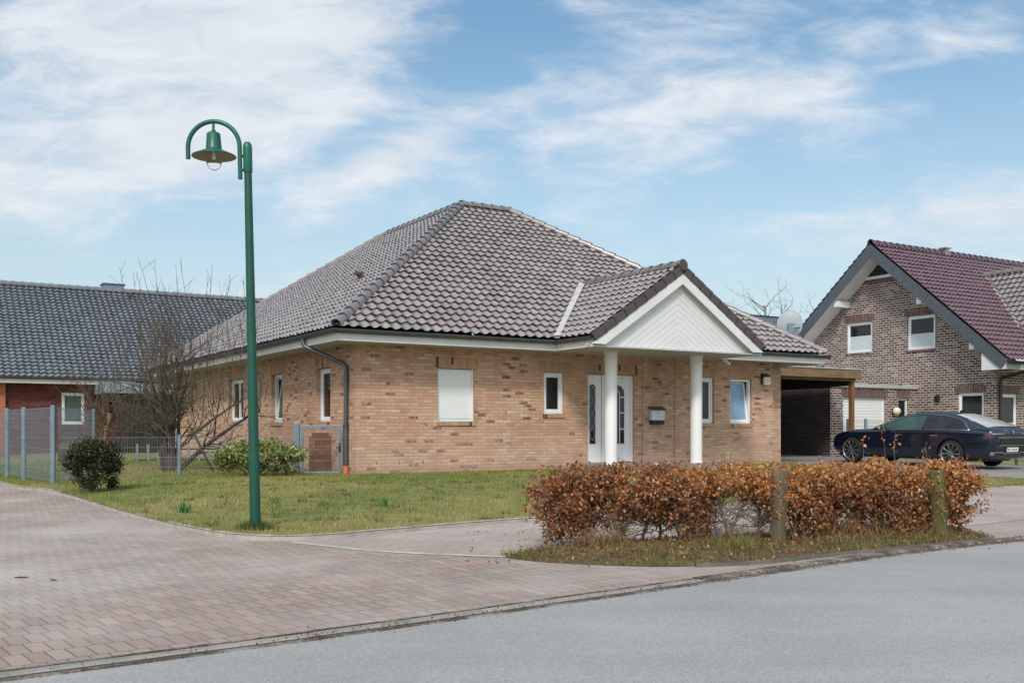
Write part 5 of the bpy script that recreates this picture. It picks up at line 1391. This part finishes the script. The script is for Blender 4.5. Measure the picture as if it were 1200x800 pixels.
for sx in (-1, 1):
    patch('tail_light', 'taillight', sx * .42, sx * .855, .845, .885, off=.010)
    patch('tail_light_bar', 'chrome', sx * .35, sx * .80, .868, .884, off=.014)
    patch('exhaust_trim', 'chrome', sx * .36, sx * .80, .40, .425, off=.016); patch('exhaust_trim', 'chrome', sx * .70, sx * .80, .335, .40, off=.016, n=4)
patch('exhaust_trim', 'chrome', -.36, .36, .375, .395, off=.014)
pl_ = patch('number_plate', 'plate', -.26, .26, .425, .535, off=.022)
patch('plate_band', 'blue', -.26, -.215, .425, .535, off=.025, n=2, parent=pl_)
for i, (x, wd) in enumerate(((-.18, .05), (-.11, .035), (-.02, .045), (.05, .05), (.12, .03), (.17, .045))):
    patch('plate_marks', 'slate', x, x + wd * .75, .452, .508, off=.025, n=2, parent=pl_)
q = MB(); pe = on_body([(0, .925)], 'y', -1, .012)[0]; q.tube([pe, pe + Vector((0, -.008, .002))], .04, 20); em = q.build('emblem', M['chrome'], car)
for qd in (0, 2):
    q = MB(); cpt = pe + Vector((0, -.0105, .002)); q.face([cpt] + [cpt + .026 * Vector((math.cos(R(90 * qd + a)), 0, math.sin(R(90 * qd + a)))) for a in range(0, 91, 15)]); q.build('emblem_blue', M['blue'], em, recalc=False)
q = MB(); pe2 = on_body([(-.30, .955)], 'y', -1, .008)[0]; q.box(pe2.x - .09, pe2.x + .06, pe2.y - .006, pe2.y, pe2.z - .012, pe2.z + .012); q.build('boot_badge', M['chrome'], car)
for sx in (-1, 1):
    for y in (.48, 1.55):
        c_ = on_body([(y, .80)], 'x', sx, .004)[0]; q = MB(); q.box(c_.x - .012, c_.x + .012, y - .11, y + .11, .79, .812); q.build('door_handle', M['chrome'], car, bevel=.005)
    for y in (-.05, .83, 1.98):
        q = MB(); q.tube(on_body([(y + .05 * math.sin(z * 3), z) for z in np.linspace(.28, .90, 10)], 'x', sx, -.001), .004, 4); q.build('door_gap', M['black'], car)
    q = MB(); q.tube(on_body([(y, .235 + .0 * y) for y in np.linspace(.5, 2.6, 10)], 'x', sx, .004), .012, 5); q.build('sill_trim', M['black'], car)
    q = MB(); mx = sx * .90; q.lathe([(.0, -.10), (.06, -.085), (.085, -.02), (.08, .05), (.04, .085), (0, .09)], 14)
    q.v = [(sx * (.985 + .085 * 1.0 * p_[2] / .1), 2.0 + p_[0] * .9, 1.0 + p_[1] * .85) for p_ in q.v]; mi = q.build('door_mirror', M['carpaint'], car, smooth=True)
    q = MB(); q.tube([(sx * .86, 2.0, .95), (sx * .95, 2.0, .98)], .022, 8); q.build('mirror_stalk', M['black'], mi)
    patch('headlight', 'chrome', sx * .5, sx * .78, .66, .71, side=1, off=.006)
q = MB(); q.rings([[(x, .35, z) for x, z in ((-.03, 1.41), (.03, 1.41))], [(x, .30, z) for x, z in ((-.006, 1.47), (.006, 1.47))]], False); q.box(-.012, .012, .22, .36, 1.405, 1.455); q.build('roof_aerial', M['carpaint'], car)
def wheel(y, sx):
    o = empty('wheel', (sx * .835, y, .345), 0); o.parent = car
    def lat(prof, nm, mt):
        q = MB(); n_ = 36
        q.rings([[(sx * x, r_ * math.cos(2 * PI * k / n_), r_ * math.sin(2 * PI * k / n_)) for k in range(n_)] for r_, x in prof], True); return q.build(nm, M[mt], o, smooth=True, angle=40)
    lat([(.27, -.12), (.325, -.12), (.348, -.09), (.352, 0), (.348, .065), (.33, .092), (.30, .098), (.272, .09)], 'tyre', 'tyre')
    lat([(.272, .088), (.276, .094), (.262, .096), (.250, .085), (.246, .03), (.25, -.1)], 'rim', 'rim')
    lat([(.25, .01), (.0, .01)], 'brake_disc', 'black')
    q = MB()
    for k in range(10):
        a = 2 * PI * k / 10
        for d_ in (-.075, .075):
            p0 = (sx * .075, .05 * math.cos(a), .05 * math.sin(a)); p1 = (sx * .070, .15 * math.cos(a + d_ * .4), .15 * math.sin(a + d_ * .4)); p2 = (sx * .080, .252 * math.cos(a + d_), .252 * math.sin(a + d_))
            q.tube([p0, p1, p2], [.014, .009, .010], 6)
    q.tube([(sx * .05, 0, 0), (sx * .088, 0, 0)], .055, 16); q.build('spokes', M['rim'], o, smooth=True, angle=50)
for y in (0, WB):
    for sx in (-1, 1): wheel(y, sx)
q = MB(); q.box(-.78, .78, -.55, 3.6, .17, .34); q.build('underbody', M['black'], car)

# ================================================================== SKY, SUN, CAMERA
wd = bpy.data.worlds.new('World'); scene.world = wd; wd.use_nodes = True
nt = wd.node_tree; nt.nodes.clear()
class WN(NT):
    def __init__(self, t): self.t = t
g = WN(nt)
SUN_EL, SUN_AZ = R(43), R(190)            # azimuth measured clockwise from +Y
sky = g.n('TexSky'); sky.sky_type = 'NISHITA'; sky.sun_disc = False; sky.sun_elevation = SUN_EL; sky.sun_rotation = SUN_AZ; sky.air_density = 1.0; sky.dust_density = 1.5; sky.ozone_density = 1.2
dirv = g.n('TexCoord').outputs['Generated']; s3 = g.n('SeparateXYZ', {0: dirv})
ay = g.m2('MAXIMUM', g.m2('ABSOLUTE', s3.outputs[1]), .08)
qx = g.m2('DIVIDE', s3.outputs[0], ay); qz = g.m2('DIVIDE', s3.outputs[2], ay)
qv = g.n('CombineXYZ', {0: qx, 1: qz, 2: g.m2('MULTIPLY', g.m2('SIGN', s3.outputs[1]), 2.0)}).outputs[0]
mp1 = g.n('Mapping', {0: qv, 2: (0, 0, R(-24)), 3: (1.9, 6.4, 1)}).outputs[0]
n1 = g.noise(mp1, 1.7, 9, .57, .35)
mp2 = g.n('Mapping', {0: qv, 2: (0, 0, R(-14)), 3: (4.5, 12, 1)}).outputs[0]
n2 = g.noise(mp2, 2.2, 8, .62, .45)
dens_ = g.m2('ADD', g.m2('MULTIPLY', n1, .60), g.m2('MULTIPLY', n2, .40))
bias = 0.0
for (px, py, rx, ry, rot, amp) in ((330, 75, 200, 130, 20, .24), (70, 150, 240, 120, 15, .21), (120, 20, 160, 60, 10, .10), (500, 165, 190, 34, 27, .18), (800, 95, 200, 75, 14, .15), (1080, 250, 190, 50, 5, .17), (1000, 70, 160, 45, 20, .10), (1190, 20, 90, 30, 20, .10),
                                   (590, 40, 90, 120, 0, -.08), (900, 200, 170, 45, 0, -.10), (640, 225, 150, 50, 0, -.06), (1150, 150, 120, 50, 0, -.08)):
    mpn = g.n('Mapping', {0: g.n('VectorMath', {0: qv, 1: (-(px - 600) / 1167, -(501 - py) / 1167, -2.0)}, operation='ADD').outputs[0], 2: (0, 0, R(-rot)), 3: (1, 1, 1)}).outputs[0]
    mpn = g.n('VectorMath', {0: mpn, 1: (1167 / rx, 1167 / ry, 1.0)}, operation='MULTIPLY').outputs[0]
    ln = g.n('VectorMath', {0: mpn}, operation='LENGTH').outputs['Value']
    f = g.n('MapRange', {0: ln, 1: 0.0, 2: 1.5, 3: amp, 4: 0.0}, interpolation_type='SMOOTHSTEP').outputs[0]
    bias = g.m2('ADD', f, bias)
dens_ = g.m2('ADD', dens_, bias)
sund = g.n('VectorMath', {0: dirv, 1: tuple((math.sin(SUN_AZ) * math.cos(SUN_EL), math.cos(SUN_AZ) * math.cos(SUN_EL), math.sin(SUN_EL)))}, operation='DOT_PRODUCT').outputs['Value']
glow = g.n('MapRange', {0: sund, 1: -.2, 2: 1.0, 3: 0.0, 4: 1.0}, interpolation_type='SMOOTHSTEP').outputs[0]
dens_ = g.m2('ADD', dens_, g.m2('MULTIPLY', glow, .30))
cm = g.n('MapRange', {0: dens_, 1: .45, 2: .74, 3: 0.0, 4: .95}, interpolation_type='SMOOTHSTEP').outputs[0]
haze = g.n('MapRange', {0: s3.outputs[2], 1: -.02, 2: .40, 3: .92, 4: .02}, interpolation_type='SMOOTHSTEP').outputs[0]
KS = 1 / .1
cloudc = g.mix(g.n('MapRange', {0: n2, 1: .35, 2: .65, 3: 0.0, 4: 1.0}).outputs[0], (.70 * KS, .76 * KS, .83 * KS), (.83 * KS, .865 * KS, .915 * KS))
skyc = g.mix(1.0, sky.outputs[0], (1.28, 1.58, 1.55), 'MULTIPLY')
c = g.mix(haze, skyc, (.64 * KS, .73 * KS, .77 * KS))
c = g.mix(cm, c, cloudc)
gm_ = g.m2('ADD', 1.0, g.m2('MULTIPLY', g.m2('POWER', glow, 2.0), .5)); c = g.mix(1.0, c, g.n('CombineColor', {0: gm_, 1: gm_, 2: gm_}).outputs[0], 'MULTIPLY')
bg = g.n('Background', {0: c, 1: .1}); ow = g.n('OutputWorld', {0: bg.outputs[0]})

sd_ = bpy.data.lights.new('sun', 'SUN'); sd_.energy = 2.4; sd_.angle = R(9); sd_.color = (1, .955, .88)
so_ = bpy.data.objects.new('sun', sd_); C.objects.link(so_)
dv_ = Vector((math.sin(SUN_AZ) * math.cos(SUN_EL), math.cos(SUN_AZ) * math.cos(SUN_EL), math.sin(SUN_EL)))
so_.rotation_euler = dv_.to_track_quat('Z', 'Y').to_euler(); so_.location = dv_ * 30

cd = bpy.data.cameras.new('camera'); cd.lens = 35.0; cd.sensor_width = 36; cd.clip_end = 2000
cd.shift_y = (501 - 400) / 1200
cam = bpy.data.objects.new('camera', cd); C.objects.link(cam); cam.location = (0, 0, 1.15); cam.rotation_euler = (R(90), 0, 0)
scene.camera = cam
scene.view_settings.view_transform = 'Standard'; scene.view_settings.look = 'None'; scene.view_settings.exposure = 0; scene.view_settings.gamma = 1
scene.cycles.use_denoising = True
scene.cycles.max_bounces = 8
